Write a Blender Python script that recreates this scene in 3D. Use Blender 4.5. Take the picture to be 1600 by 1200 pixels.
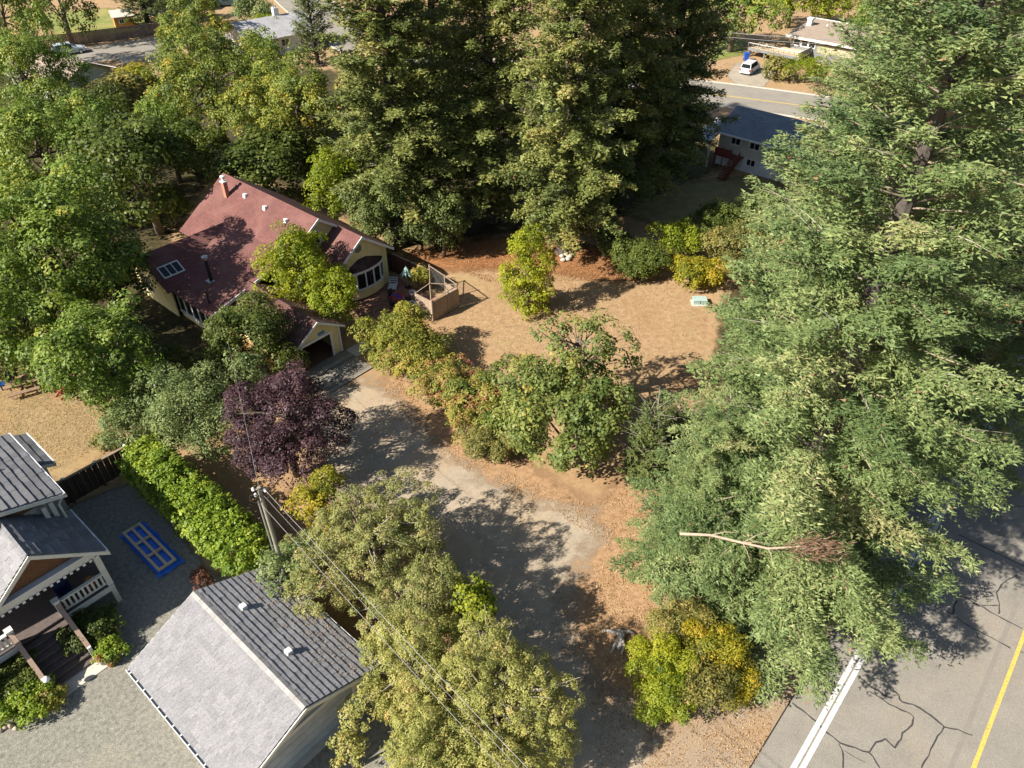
import bpy, math, random
import numpy as np
from mathutils import Vector, Matrix
R_ = math.radians
sc = bpy.context.scene
for o in list(bpy.data.objects): bpy.data.objects.remove(o)
COL = sc.collection

# ------------------------------------------------------------------ camera, sky, sun, exposure
H, FPX, PITCH, PHI = 32.0, 1170.0, R_(38.9), R_(-41.0)
cam = bpy.data.cameras.new('camera'); cam_o = bpy.data.objects.new('camera', cam); COL.objects.link(cam_o)
cam.sensor_width = 36.0; cam.lens = 36.0 * FPX / 1600.0; cam.clip_end = 6000; cam.clip_start = 0.3
cam_o.location = (0, 0, H); cam_o.rotation_euler = (math.pi / 2 - PITCH, 0, 0)
sc.camera = cam_o
SUN_AZ, SUN_EL = R_(28), R_(37)          # direction in which shadows fall on the ground, height of the sun
to_sun = Vector((-math.cos(SUN_AZ) * math.cos(SUN_EL), -math.sin(SUN_AZ) * math.cos(SUN_EL), math.sin(SUN_EL)))
w = bpy.data.worlds.new('World'); sc.world = w; w.use_nodes = True
nt = w.node_tree; nt.nodes.clear()
sky = nt.nodes.new('ShaderNodeTexSky'); sky.sky_type = 'NISHITA'; sky.sun_disc = False
sky.sun_elevation = SUN_EL; sky.sun_rotation = math.atan2(to_sun.x, to_sun.y); sky.dust_density = 1.0; sky.air_density = 1.0
bg = nt.nodes.new('ShaderNodeBackground'); bg.inputs[1].default_value = 0.06
wo = nt.nodes.new('ShaderNodeOutputWorld')
nt.links.new(sky.outputs[0], bg.inputs[0]); nt.links.new(bg.outputs[0], wo.inputs[0])
sl = bpy.data.lights.new('sun', 'SUN'); sl.energy = 5.0; sl.angle = R_(0.55); sl.color = (1.0, 0.93, 0.82)
so = bpy.data.objects.new('sun', sl); COL.objects.link(so); so.location = (-40, -30, 60)
so.rotation_euler = to_sun.to_track_quat('Z', 'Y').to_euler()
sc.view_settings.view_transform = 'Standard'; sc.view_settings.look = 'None'
sc.view_settings.gamma = 1.0; sc.view_settings.exposure = 1.12; sc.view_settings.use_curve_mapping = False
cy = sc.cycles
cy.max_bounces = 5; cy.diffuse_bounces = 2; cy.glossy_bounces = 2; cy.transmission_bounces = 3; cy.transparent_max_bounces = 8
cy.caustics_reflective = False; cy.caustics_refractive = False; cy.use_denoising = True

# ------------------------------------------------------------------ surveying helpers
E1 = Vector((math.cos(PHI), math.sin(PHI), 0)); E2 = Vector((-math.sin(PHI), math.cos(PHI), 0)); Z = Vector((0, 0, 1))
CP, SP = math.cos(PITCH), math.sin(PITCH)
def W(a, b, z=0.0): return E1 * a + E2 * b + Z * z          # the lots' own grid: a along the garage ridge, b along the road
def G(u, v, z=0.0):                                          # a surveyed photo point at height z, as a place in the world
    dx, dy = u - 800.0, v - 600.0
    r = Vector((dx, FPX * CP - dy * SP, -(FPX * SP + dy * CP)))
    k = (H - z) / -r.z
    return Vector((r.x * k, r.y * k, z))
def mpp(u, v, z=0.0):
    p = G(u, v, z); return (p.y * CP + (H - z) * SP) / FPX
def V3(p): return Vector((p[0], p[1], p[2]))

# ------------------------------------------------------------------ materials
MATS = {}
def _nodes(name):
    m = bpy.data.materials.new(name); m.use_nodes = True
    t = m.node_tree; t.nodes.clear()
    out = t.nodes.new('ShaderNodeOutputMaterial')
    return m, t, out
def N(t, typ, **kw):
    n = t.nodes.new(typ)
    for k, v in kw.items():
        if k.startswith('i_'):
            n.inputs[int(k[2:]) if k[2:].isdigit() else k[2:].replace('_', ' ')].default_value = v
        else: setattr(n, k, v)
    return n
def ramp(t, stops):
    n = t.nodes.new('ShaderNodeValToRGB'); e = n.color_ramp.elements
    while len(e) < len(stops): e.new(0.5)
    for i, (p, c) in enumerate(stops):
        e[i].position = p; e[i].color = (c[0], c[1], c[2], 1)
    return n
def noise(t, scale, detail=4, rough=0.55, vec=None, dist=0.0):
    n = N(t, 'ShaderNodeTexNoise'); n.inputs['Scale'].default_value = scale; n.inputs['Detail'].default_value = detail
    n.inputs['Roughness'].default_value = rough; n.inputs['Distortion'].default_value = dist
    if vec is not None: t.links.new(vec, n.inputs['Vector'])
    return n
def mixc(t, fac, a, b, mode='MIX'):
    n = N(t, 'ShaderNodeMix', data_type='RGBA', blend_type=mode)
    for s, x in ((0, fac), (6, a), (7, b)):
        if isinstance(x, (int, float)): n.inputs[s].default_value = x
        elif isinstance(x, tuple): n.inputs[s].default_value = (*x[:3], 1)
        else: t.links.new(x, n.inputs[s])
    return n.outputs[2]
def matte(name, stops, scale=4.0, rough=0.8, bump=0.15, big=None, island=0.0, metal=0.0, bscale=None, dist=0.01, spec=0.35):
    """noise-driven base colour + fine relief; big=(scale, colour, amount) adds large stains; island varies piece by piece"""
    if name in MATS: return MATS[name]
    m, t, out = _nodes(name)
    geo = N(t, 'ShaderNodeNewGeometry'); pos = geo.outputs['Position']
    n = noise(t, scale, 6, 0.6, pos)
    if len(stops) == 1:
        c = stops[0]; stops = [tuple(x * .86 for x in c), tuple(min(1, x * 1.12) for x in c)]
    k = len(stops)
    r = ramp(t, [(0.28 + 0.44 * i / (k - 1), c) for i, c in enumerate(stops)])
    t.links.new(n.outputs['Fac'], r.inputs[0]); col = r.outputs[0]
    if big:
        n2 = noise(t, big[0], 3, 0.5, pos); rr = ramp(t, [(0.42, (0, 0, 0)), (0.62, (big[2],) * 3)])
        t.links.new(n2.outputs['Fac'], rr.inputs[0]); col = mixc(t, rr.outputs[0], col, big[1])
    if island:
        mp = N(t, 'ShaderNodeMapRange'); mp.inputs[3].default_value = 1 - island; mp.inputs[4].default_value = 1 + island
        oi = N(t, 'ShaderNodeObjectInfo'); ad = N(t, 'ShaderNodeMath', operation='ADD'); fc = N(t, 'ShaderNodeMath', operation='FRACT')
        t.links.new(geo.outputs['Random Per Island'], ad.inputs[0]); t.links.new(oi.outputs['Random'], ad.inputs[1]); t.links.new(ad.outputs[0], fc.inputs[0]); t.links.new(fc.outputs[0], mp.inputs[0])
        cc = N(t, 'ShaderNodeCombineColor')
        for i in range(3): t.links.new(mp.outputs[0], cc.inputs[i])
        col = mixc(t, 1.0, col, cc.outputs[0], 'MULTIPLY')
    b = N(t, 'ShaderNodeBsdfPrincipled'); b.inputs['Roughness'].default_value = rough; b.inputs['Metallic'].default_value = metal
    b.inputs['Specular IOR Level'].default_value = spec
    t.links.new(col, b.inputs['Base Color'])
    if bump:
        nb = noise(t, bscale or scale * 4, 3, 0.6, pos); bp = N(t, 'ShaderNodeBump'); bp.inputs['Strength'].default_value = bump
        bp.inputs['Distance'].default_value = dist
        t.links.new(nb.outputs['Fac'], bp.inputs['Height']); t.links.new(bp.outputs[0], b.inputs['Normal'])
    t.links.new(b.outputs[0], out.inputs[0]); MATS[name] = m
    return m
def glossy(name, c, rough=0.15, metal=0.0):
    if name in MATS: return MATS[name]
    m, t, out = _nodes(name); b = N(t, 'ShaderNodeBsdfPrincipled'); b.inputs['Base Color'].default_value = (*c, 1)
    b.inputs['Roughness'].default_value = rough; b.inputs['Metallic'].default_value = metal
    geo = N(t, 'ShaderNodeNewGeometry'); n = noise(t, 3, 3, .5, geo.outputs['Position'])
    mp = N(t, 'ShaderNodeMapRange'); mp.inputs[3].default_value = rough * .7; mp.inputs[4].default_value = rough * 1.4
    t.links.new(n.outputs['Fac'], mp.inputs[0]); t.links.new(mp.outputs[0], b.inputs['Roughness'])
    t.links.new(b.outputs[0], out.inputs[0]); MATS[name] = m
    return m
def leafmat(name, stops, trans=0.3, gain=1.45):
    """leaf colour from the leaf's own tint; some light passes through the blade"""
    if name in MATS: return MATS[name]
    m, t, out = _nodes(name)
    at = N(t, 'ShaderNodeAttribute', attribute_name='tint')
    k = len(stops)
    if len(stops[0]) == 3: stops = [(i / (k - 1), c) for i, c in enumerate(stops)]
    r = ramp(t, [(q, tuple(min(.75, x * gain) for x in c)) for q, c in stops]); t.links.new(at.outputs['Fac'], r.inputs[0]); col = r.outputs[0]
    d = N(t, 'ShaderNodeBsdfPrincipled'); d.inputs['Roughness'].default_value = 0.5; d.inputs['Specular IOR Level'].default_value = 0.25
    tr = N(t, 'ShaderNodeBsdfTranslucent')
    hs = N(t, 'ShaderNodeHueSaturation'); hs.inputs['Value'].default_value = 1.25; hs.inputs['Saturation'].default_value = 1.1
    t.links.new(col, hs.inputs['Color']); t.links.new(hs.outputs[0], tr.inputs['Color']); t.links.new(col, d.inputs['Base Color'])
    mx = N(t, 'ShaderNodeMixShader'); mx.inputs[0].default_value = trans
    t.links.new(d.outputs[0], mx.inputs[1]); t.links.new(tr.outputs[0], mx.inputs[2]); t.links.new(mx.outputs[0], out.inputs[0])
    MATS[name] = m
    return m
def uvroof(name, c1, c2, mort, sx, sy, bump=0.5, big=None, rough=0.85):
    """small shingles laid in rows along the eave (row width and height in metres through the UVs)"""
    if name in MATS: return MATS[name]
    m, t, out = _nodes(name)
    uv = N(t, 'ShaderNodeUVMap'); geo = N(t, 'ShaderNodeNewGeometry')
    br = N(t, 'ShaderNodeTexBrick'); br.offset = 0.5
    br.inputs['Color1'].default_value = (*c1, 1); br.inputs['Color2'].default_value = (*c2, 1); br.inputs['Mortar'].default_value = (*mort, 1)
    br.inputs['Scale'].default_value = 1.0; br.inputs['Brick Width'].default_value = sx; br.inputs['Row Height'].default_value = sy
    br.inputs['Mortar Size'].default_value = sy * 0.06; br.inputs['Mortar Smooth'].default_value = 0.3
    t.links.new(uv.outputs[0], br.inputs['Vector'])
    n = noise(t, 0.7, 5, 0.6, geo.outputs['Position']); rr = ramp(t, [(0.3, (.82, .82, .82)), (0.7, (1.12, 1.1, 1.08))])
    t.links.new(n.outputs['Fac'], rr.inputs[0]); col = mixc(t, 1.0, br.outputs['Color'], rr.outputs[0], 'MULTIPLY')
    n2 = noise(t, 35, 3, 0.6, geo.outputs['Position']); r2 = ramp(t, [(0.3, (.8, .8, .8)), (0.7, (1.15, 1.15, 1.15))])
    t.links.new(n2.outputs['Fac'], r2.inputs[0]); col = mixc(t, 1.0, col, r2.outputs[0], 'MULTIPLY')
    if big:
        n3 = noise(t, big[0], 3, 0.5, geo.outputs['Position']); r3 = ramp(t, [(0.5, (0, 0, 0)), (0.7, (big[2],) * 3)])
        t.links.new(n3.outputs['Fac'], r3.inputs[0]); col = mixc(t, r3.outputs[0], col, big[1])
    b = N(t, 'ShaderNodeBsdfPrincipled'); b.inputs['Roughness'].default_value = rough; b.inputs['Specular IOR Level'].default_value = .3
    t.links.new(col, b.inputs['Base Color'])
    bp = N(t, 'ShaderNodeBump'); bp.inputs['Strength'].default_value = bump; bp.inputs['Distance'].default_value = 0.02; bp.invert = True
    t.links.new(br.outputs['Fac'], bp.inputs['Height']); t.links.new(bp.outputs[0], b.inputs['Normal'])
    t.links.new(b.outputs[0], out.inputs[0]); MATS[name] = m
    return m
def siding(name, c, pitch=0.12, axis=2):
    if name in MATS: return MATS[name]
    m, t, out = _nodes(name)
    geo = N(t, 'ShaderNodeNewGeometry'); sx = N(t, 'ShaderNodeSeparateXYZ'); t.links.new(geo.outputs['Position'], sx.inputs[0])
    md = N(t, 'ShaderNodeMath', operation='DIVIDE'); md.inputs[1].default_value = pitch; t.links.new(sx.outputs[axis], md.inputs[0])
    fr = N(t, 'ShaderNodeMath', operation='FRACT'); t.links.new(md.outputs[0], fr.inputs[0])
    n = noise(t, 1.3, 4, .6, geo.outputs['Position']); r = ramp(t, [(0.3, tuple(x * .85 for x in c)), (.7, tuple(x * 1.1 for x in c))])
    t.links.new(n.outputs['Fac'], r.inputs[0])
    b = N(t, 'ShaderNodeBsdfPrincipled'); b.inputs['Roughness'].default_value = .6; t.links.new(r.outputs[0], b.inputs['Base Color'])
    bp = N(t, 'ShaderNodeBump'); bp.inputs['Strength'].default_value = .8; bp.inputs['Distance'].default_value = .02; bp.invert = True
    t.links.new(fr.outputs[0], bp.inputs['Height']); t.links.new(bp.outputs[0], b.inputs['Normal'])
    t.links.new(b.outputs[0], out.inputs[0]); MATS[name] = m
    return m

# ------------------------------------------------------------------ mesh helpers
ORI = {}
def tag(o, label=None, cat=None, group=None, kind=None):
    for k, v in (('label', label), ('category', cat), ('group', group), ('kind', kind)):
        if v: o[k] = v
    return o
def thing(name, label, cat, loc, group=None):
    o = bpy.data.objects.new(name, None); COL.objects.link(o); o.location = loc; o.empty_display_size = 0.3
    ORI[o] = Vector(loc); return tag(o, label, cat, group)
def link(me, name, parent, origin):
    o = bpy.data.objects.new(name, me); COL.objects.link(o)
    if parent is not None: o.parent = parent; ORI[o] = ORI[parent]
    else: o.location = origin; ORI[o] = Vector(origin)
    return o
class MB:
    def __init__(s): s.v = []; s.f = []; s.uv = []
    def add(s, vs, fs, uvs=None):
        k = len(s.v); s.v += [Vector(p) for p in vs]; s.f += [tuple(i + k for i in f) for f in fs]
        s.uv += uvs if uvs else [None] * len(fs)
        return s
    def hexa(s, p):      # p: 4 bottom, 4 top
        return s.add(p, [(3, 2, 1, 0), (4, 5, 6, 7), (0, 1, 5, 4), (1, 2, 6, 5), (2, 3, 7, 6), (3, 0, 4, 7)])
    def box(s, a0, a1, b0, b1, z0, z1):
        return s.hexa([W(a0, b0, z0), W(a1, b0, z0), W(a1, b1, z0), W(a0, b1, z0), W(a0, b0, z1), W(a1, b0, z1), W(a1, b1, z1), W(a0, b1, z1)])
    def obox(s, c, U, V, T, hu, hv, ht):
        c = Vector(c); q = []
        for st in (-1, 1):
            for su, sv in ((-1, -1), (1, -1), (1, 1), (-1, 1)): q.append(c + U * hu * su + V * hv * sv + T * ht * st)
        return s.hexa(q)
    def beam(s, p, q, w, h, up=None):
        p, q = Vector(p), Vector(q); d = (q - p); L = d.length; d.normalize()
        up = up or (Z if abs(d.z) < 0.95 else E2); sd = d.cross(up).normalized(); up2 = sd.cross(d).normalized()
        return s.obox((p + q) / 2, d, sd, up2, L / 2, w / 2, h / 2)
    def slab(s, pts, t):
        pts = [Vector(p) for p in pts]; n = (pts[1] - pts[0]).cross(pts[2] - pts[0]).normalized()
        if n.z < 0: pts.reverse(); n = -n
        k = len(pts); low = [p - n * t for p in pts]
        # uv in metres: u along the lowest edge, v up the slope
        hz = Vector((n.x, n.y, 0)); hz = hz.normalized() if hz.length > 1e-4 else E2.copy()
        ud = Z.cross(hz).normalized(); vd = n.cross(ud).normalized()
        uv = lambda p: (p.dot(ud), p.dot(vd))
        fs = [tuple(range(k)), tuple(range(2 * k - 1, k - 1, -1))] + [(i, (i + k), ((i + 1) % k) + k, (i + 1) % k) for i in range(k)]
        allp = pts + low
        return s.add(allp, fs, [[uv(allp[i]) for i in f] for f in fs])
    def poly(s, pts): return s.add(pts, [tuple(range(len(pts)))])
    def prism(s, pts, d):   # polygon pushed along d
        pts = [Vector(p) for p in pts]; k = len(pts); q = [p + d for p in pts]
        return s.add(pts + q, [tuple(range(k - 1, -1, -1)), tuple(range(k, 2 * k))] + [(i, (i + 1) % k, (i + 1) % k + k, i + k) for i in range(k)])
    def tube(s, pts, rad, n=8, cap=True):
        pts = [Vector(p) for p in pts]; k0 = len(s.v); m = len(pts)
        rad = rad if isinstance(rad, (list, tuple)) else [rad] * m
        ref = Vector((0.31, 0.77, 0.55)); vs = []
        for i, p in enumerate(pts):
            d = (pts[min(i + 1, m - 1)] - pts[max(i - 1, 0)]).normalized()
            x = d.cross(ref)
            if x.length < 0.1: x = d.cross(Vector((1, 0, 0)))
            x.normalize(); y = d.cross(x)
            for j in range(n):
                a = 2 * math.pi * j / n; vs.append(p + (x * math.cos(a) + y * math.sin(a)) * rad[i])
        fs = [(i * n + j, i * n + (j + 1) % n, (i + 1) * n + (j + 1) % n, (i + 1) * n + j) for i in range(m - 1) for j in range(n)]
        if cap: fs += [tuple(range(n - 1, -1, -1)), tuple((m - 1) * n + j for j in range(n))]
        return s.add(vs, fs)
    def lathe(s, c, prof, n=12, ax=None):
        c = Vector(c); U, V, T = ax or (Vector((1, 0, 0)), Vector((0, 1, 0)), Z); vs = []
        for r, z in prof:
            for j in range(n):
                a = 2 * math.pi * j / n; vs.append(c + T * z + (U * math.cos(a) + V * math.sin(a)) * max(r, 1e-4))
        m = len(prof)
        fs = [(i * n + j, i * n + (j + 1) % n, (i + 1) * n + (j + 1) % n, (i + 1) * n + j) for i in range(m - 1) for j in range(n)]
        fs += [tuple(range(n - 1, -1, -1)), tuple((m - 1) * n + j for j in range(n))]
        return s.add(vs, fs)
    def rock(s, c, rx, ry, rz, rng, n=7):
        c = Vector(c); prof = [(.45, -.75), (.9, -.35), (1, .1), (.75, .6), (.3, .9)]; vs = []
        for r, z in prof:
            for j in range(n):
                a = 2 * math.pi * j / n; q = rng.uniform(.8, 1.15)
                vs.append(c + Vector((math.cos(a) * r * rx * q, math.sin(a) * r * ry * q, z * rz * rng.uniform(.85, 1.1))))
        m = len(prof)
        fs = [(i * n + j, i * n + (j + 1) % n, (i + 1) * n + (j + 1) % n, (i + 1) * n + j) for i in range(m - 1) for j in range(n)]
        fs += [tuple(range(n - 1, -1, -1)), tuple((m - 1) * n + j for j in range(n))]
        return s.add(vs, fs)
    def build(s, name, mat, parent=None, smooth=False, origin=None):
        if parent is None and origin is None:
            xs = [p.x for p in s.v]; ys = [p.y for p in s.v]; origin = Vector(((min(xs) + max(xs)) / 2, (min(ys) + max(ys)) / 2, min(p.z for p in s.v)))
        og = ORI[parent] if parent is not None else Vector(origin)
        me = bpy.data.meshes.new(name); me.from_pydata([tuple(p - og) for p in s.v], [], s.f)
        if any(u is not None for u in s.uv):
            ul = me.uv_layers.new(name='UVMap'); k = 0
            for f, u in zip(s.f, s.uv):
                for i in range(len(f)):
                    if u: ul.data[k].uv = u[i]
                    k += 1
        me.materials.append(mat)
        if smooth: me.polygons.foreach_set('use_smooth', [True] * len(me.polygons))
        me.update()
        return link(me, name, parent, og)
def npmesh(name, verts, quads, mat, tint=None, smooth=False):
    me = bpy.data.meshes.new(name); nv, nf = len(verts), len(quads)
    me.vertices.add(nv); me.vertices.foreach_set('co', np.ascontiguousarray(verts, dtype=np.float32).ravel())
    k = quads.shape[1]; me.loops.add(nf * k); me.loops.foreach_set('vertex_index', np.ascontiguousarray(quads, dtype=np.int32).ravel())
    me.polygons.add(nf); me.polygons.foreach_set('loop_start', np.arange(0, nf * k, k, dtype=np.int32))
    me.update(calc_edges=True)
    if tint is not None:
        at = me.attributes.new('tint', 'FLOAT', 'POINT'); at.data.foreach_set('value', np.ascontiguousarray(tint, dtype=np.float32))
    if smooth: me.polygons.foreach_set('use_smooth', np.ones(nf, dtype=bool))
    me.materials.append(mat); return me

# ------------------------------------------------------------------ ground, drives, roads
def sheet(name, pts, z, mat, feather=0.8, cell=0.35):
    """a thin spread of material on the ground whose border thins out over `feather` metres"""
    P = np.array([[p[0], p[1]] for p in pts]); lo = P.min(0) - feather; hi = P.max(0) + feather
    nx, ny = max(2, int((hi[0] - lo[0]) / cell)), max(2, int((hi[1] - lo[1]) / cell))
    xs, ys = np.linspace(lo[0], hi[0], nx), np.linspace(lo[1], hi[1], ny); X, Y = np.meshgrid(xs, ys)
    d = np.full(X.shape, 1e9); ins = np.zeros(X.shape, bool)
    for i in range(len(P)):
        a, b = P[i], P[(i + 1) % len(P)]; ab = b - a; L2 = (ab ** 2).sum() + 1e-9
        t = np.clip(((X - a[0]) * ab[0] + (Y - a[1]) * ab[1]) / L2, 0, 1)
        d = np.minimum(d, np.hypot(X - a[0] - t * ab[0], Y - a[1] - t * ab[1]))
        c = ((a[1] > Y) != (b[1] > Y)); xi = (b[0] - a[0]) * (Y - a[1]) / (b[1] - a[1] + 1e-12) + a[0]
        ins ^= c & (X < xi)
    wgt = np.clip(0.5 + np.where(ins, d, -d) / (2 * feather), 0, 1)
    idx = np.arange(nx * ny).reshape(ny, nx)
    q = np.stack([idx[:-1, :-1], idx[:-1, 1:], idx[1:, 1:], idx[1:, :-1]], -1)
    keep = (wgt[:-1, :-1] + wgt[:-1, 1:] + wgt[1:, 1:] + wgt[1:, :-1]) > 0.02
    c = P.mean(0); v = np.stack([X - c[0], Y - c[1], np.zeros_like(X)], -1).reshape(-1, 3)
    me = npmesh(name, v, q[keep], mat, wgt.ravel())
    o = link(me, name, None, (c[0], c[1], z)); o['kind'] = 'structure'; return o
def groundmat(name, stops, scale, spk=None, big=None, feather=False, bump=.5, bscale=14, bdist=.04, fine=60, spk_s=9):
    m, t, out = _nodes(name); geo = N(t, 'ShaderNodeNewGeometry'); pos = geo.outputs['Position']
    n = noise(t, scale, 8, .65, pos); k = len(stops); r = ramp(t, [(.3 + .4 * i / (k - 1), c) for i, c in enumerate(stops)])
    t.links.new(n.outputs['Fac'], r.inputs[0]); col = r.outputs[0]
    for bgx in (big or []):
        nb = noise(t, bgx[0], 4, .6, pos, .6); rb = ramp(t, [(bgx[3], (0, 0, 0)), (bgx[3] + .16, (bgx[2],) * 3)]); t.links.new(nb.outputs['Fac'], rb.inputs[0])
        col = mixc(t, rb.outputs[0], col, bgx[1])
    nf = noise(t, fine, 3, .7, pos); rf = ramp(t, [(.3, (.62, .6, .58)), (.7, (1.3, 1.3, 1.3))]); t.links.new(nf.outputs['Fac'], rf.inputs[0])
    col = mixc(t, 1.0, col, rf.outputs[0], 'MULTIPLY')
    if spk:
        vo = N(t, 'ShaderNodeTexVoronoi'); vo.inputs['Scale'].default_value = spk_s; t.links.new(pos, vo.inputs['Vector'])
        sr = ramp(t, [(0.0, (1, 1, 1)), (.22, (1, 1, 1)), (.3, (0, 0, 0))]); t.links.new(vo.outputs['Distance'], sr.inputs[0])
        s2 = ramp(t, [(.62, (0, 0, 0)), (.66, (.8, .8, .8))]); ns = noise(t, 1.7, 3, .6, pos); t.links.new(ns.outputs['Fac'], s2.inputs[0])
        mm = mixc(t, 1.0, sr.outputs[0], s2.outputs[0], 'MULTIPLY'); col = mixc(t, mm, col, spk)
    b = N(t, 'ShaderNodeBsdfPrincipled'); b.inputs['Roughness'].default_value = .92; b.inputs['Specular IOR Level'].default_value = .2
    t.links.new(col, b.inputs['Base Color'])
    n3 = noise(t, bscale, 6, .75, pos); bp = N(t, 'ShaderNodeBump'); bp.inputs['Strength'].default_value = bump; bp.inputs['Distance'].default_value = bdist
    t.links.new(n3.outputs['Fac'], bp.inputs['Height']); t.links.new(bp.outputs[0], b.inputs['Normal'])
    if feather:
        at = N(t, 'ShaderNodeAttribute', attribute_name='tint'); na = noise(t, 1.1, 8, .7, pos)
        ad = N(t, 'ShaderNodeMath', operation='ADD'); t.links.new(at.outputs['Fac'], ad.inputs[0]); t.links.new(na.outputs['Fac'], ad.inputs[1])
        rp = ramp(t, [(.44, (0, 0, 0)), (.6, (1, 1, 1))]); hf = N(t, 'ShaderNodeMath', operation='MULTIPLY'); hf.inputs[1].default_value = .5
        t.links.new(ad.outputs[0], hf.inputs[0]); t.links.new(hf.outputs[0], rp.inputs[0])
        tp = N(t, 'ShaderNodeBsdfTransparent'); mx = N(t, 'ShaderNodeMixShader')
        t.links.new(rp.outputs[0], mx.inputs[0]); t.links.new(tp.outputs[0], mx.inputs[1]); t.links.new(b.outputs[0], mx.inputs[2]); t.links.new(mx.outputs[0], out.inputs[0])
    else: t.links.new(b.outputs[0], out.inputs[0])
    MATS[name] = m; return m
m_ground = groundmat('dry_grass', [(.265, .17, .092), (.36, .24, .135), (.435, .30, .172)], 2.2, spk=(.30, .13, .045), big=[(.09, (.30, .175, .08), .6, .5), (.35, (.34, .26, .12), .45, .52)])
m_gravel = groundmat('drive_gravel', [(.29, .24, .18), (.36, .30, .225), (.41, .34, .255)], 1.2, big=[(.16, (.40, .29, .18), .75, .5), (.5, (.31, .275, .22), .5, .55)], feather=True, bump=.45, fine=26, bscale=26, bdist=.035)
m_yard = groundmat('yard_gravel', [(.15, .145, .125), (.235, .228, .195), (.32, .308, .262)], 5, big=[(.25, (.36, .32, .22), .5, .56)], feather=True, bump=.7, fine=22, bscale=22, bdist=.05)
m_soil = groundmat('leaf_soil', [(.25, .145, .075), (.36, .225, .125), (.44, .29, .165)], 3, spk=(.38, .2, .09), feather=True, bump=.7)
m_needle = groundmat('needle_soil', [(.20, .085, .035), (.30, .14, .06), (.36, .19, .085)], 3, feather=True, bump=.7)
m_ylawn = groundmat('yellow_lawn', [(.225, .16, .085), (.31, .22, .115), (.37, .27, .145)], 2.5, big=[(.5, (.34, .22, .1), .6, .5), (1.3, (.22, .2, .07), .5, .58)], feather=True)
m_green = groundmat('green_lawn', [(.12, .16, .04), (.19, .22, .06), (.27, .27, .09)], .8, big=[(.12, (.34, .27, .1), .7, .5)], feather=True)
m_asph = groundmat('asphalt', [(.215, .20, .175), (.25, .232, .202), (.28, .26, .225)], .5, big=[(.12, (.285, .245, .19), .5, .5), (.9, (.205, .19, .17), .5, .56)], bump=.3, fine=38, bscale=60, bdist=.012)
m_asph2 = groundmat('old_asphalt', [(.22, .205, .178), (.26, .24, .205), (.285, .262, .222)], .4, big=[(.1, (.29, .245, .185), .5, .5)], bump=.15, fine=30)
m_shoulder = groundmat('paved_shoulder', [(.25, .195, .145), (.30, .235, .17), (.33, .265, .19)], .7, big=[(.3, (.34, .22, .125), .7, .48)], bump=.25, fine=40)

gm = MB(); gm.poly([(-900, -500, 0), (900, -500, 0), (900, 1500, 0), (-900, 1500, 0)])
tag(gm.build('ground', m_ground, origin=(0, 0, 0)), kind='structure')
px = lambda L, z=0: [G(u, v, z) for u, v in L]
sheet('leafy_ground', px([(620, 560), (800, 700), (930, 790), (1080, 560), (1130, 700), (1130, 1000), (1260, 1080), (1150, 1230), (950, 1300), (620, 1300), (430, 1000), (450, 760), (560, 640)]), .005, m_soil, 1.6, .5)
m_under = groundmat('shade_soil', [(.035, .032, .015), (.06, .052, .022), (.10, .075, .036)], 1.2, feather=True, bump=.8)  # dark undergrowth soil, with tree shade put into its colour
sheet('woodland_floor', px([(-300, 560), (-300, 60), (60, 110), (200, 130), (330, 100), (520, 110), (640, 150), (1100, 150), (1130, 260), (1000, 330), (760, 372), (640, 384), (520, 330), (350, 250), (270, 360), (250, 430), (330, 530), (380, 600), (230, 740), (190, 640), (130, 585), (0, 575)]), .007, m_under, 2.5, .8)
sheet('spruce_shade_floor', px([(1130, 470), (1250, 330), (1420, 260), (1700, 330), (1700, 560), (1500, 760), (1340, 960), (1240, 1060), (1120, 900), (1100, 650)]), .0075, m_under, 1.5, .6)  # dark sheet whose colour stands in for shade below the spruces
sheet('needle_ground', px([(620, 400), (760, 370), (950, 385), (1040, 420), (960, 440), (800, 420), (700, 425)]), .006, m_needle, 1.8, .5)
sheet('driveway', px([(492, 612), (572, 592), (602, 606), (655, 655), (700, 703), (760, 745), (850, 782), (930, 800), (945, 840), (905, 880), (890, 940), (905, 1010), (935, 1065), (1010, 1100), (1050, 1150), (1040, 1260), (870, 1260), (800, 1120), (710, 960), (640, 860), (540, 800), (490, 700), (480, 640)]), .012, m_gravel, 2.4, .3)
sheet('gravel_yard', px([(-260, 1320), (-260, 1010), (0, 930), (70, 830), (110, 790), (210, 752), (335, 900), (440, 905), (600, 1060), (640, 1130), (590, 1320)]), .010, m_yard, .5, .3)
sheet('side_lawn', px([(-150, 560), (150, 585), (185, 690), (130, 745), (20, 760), (-160, 800)]), .008, m_ylawn, 1.2, .5)
sheet('far_lawn', px([(60, 20), (170, 12), (240, 30), (230, 48), (90, 62)]), .01, m_green, 2, 1)
sheet('verge_lawn', px([(1120, 60), (1165, 62), (1165, 85), (1090, 100)]), .01, m_green, 1.5, 1)
sheet('shaded_lawn', px([(960, 330), (1060, 285), (1220, 270), (1230, 330), (1100, 380)]), .008, groundmat('shade_lawn', [(.15, .14, .06), (.24, .20, .09), (.34, .26, .12)], 1, feather=True), 2, 1)

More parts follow.
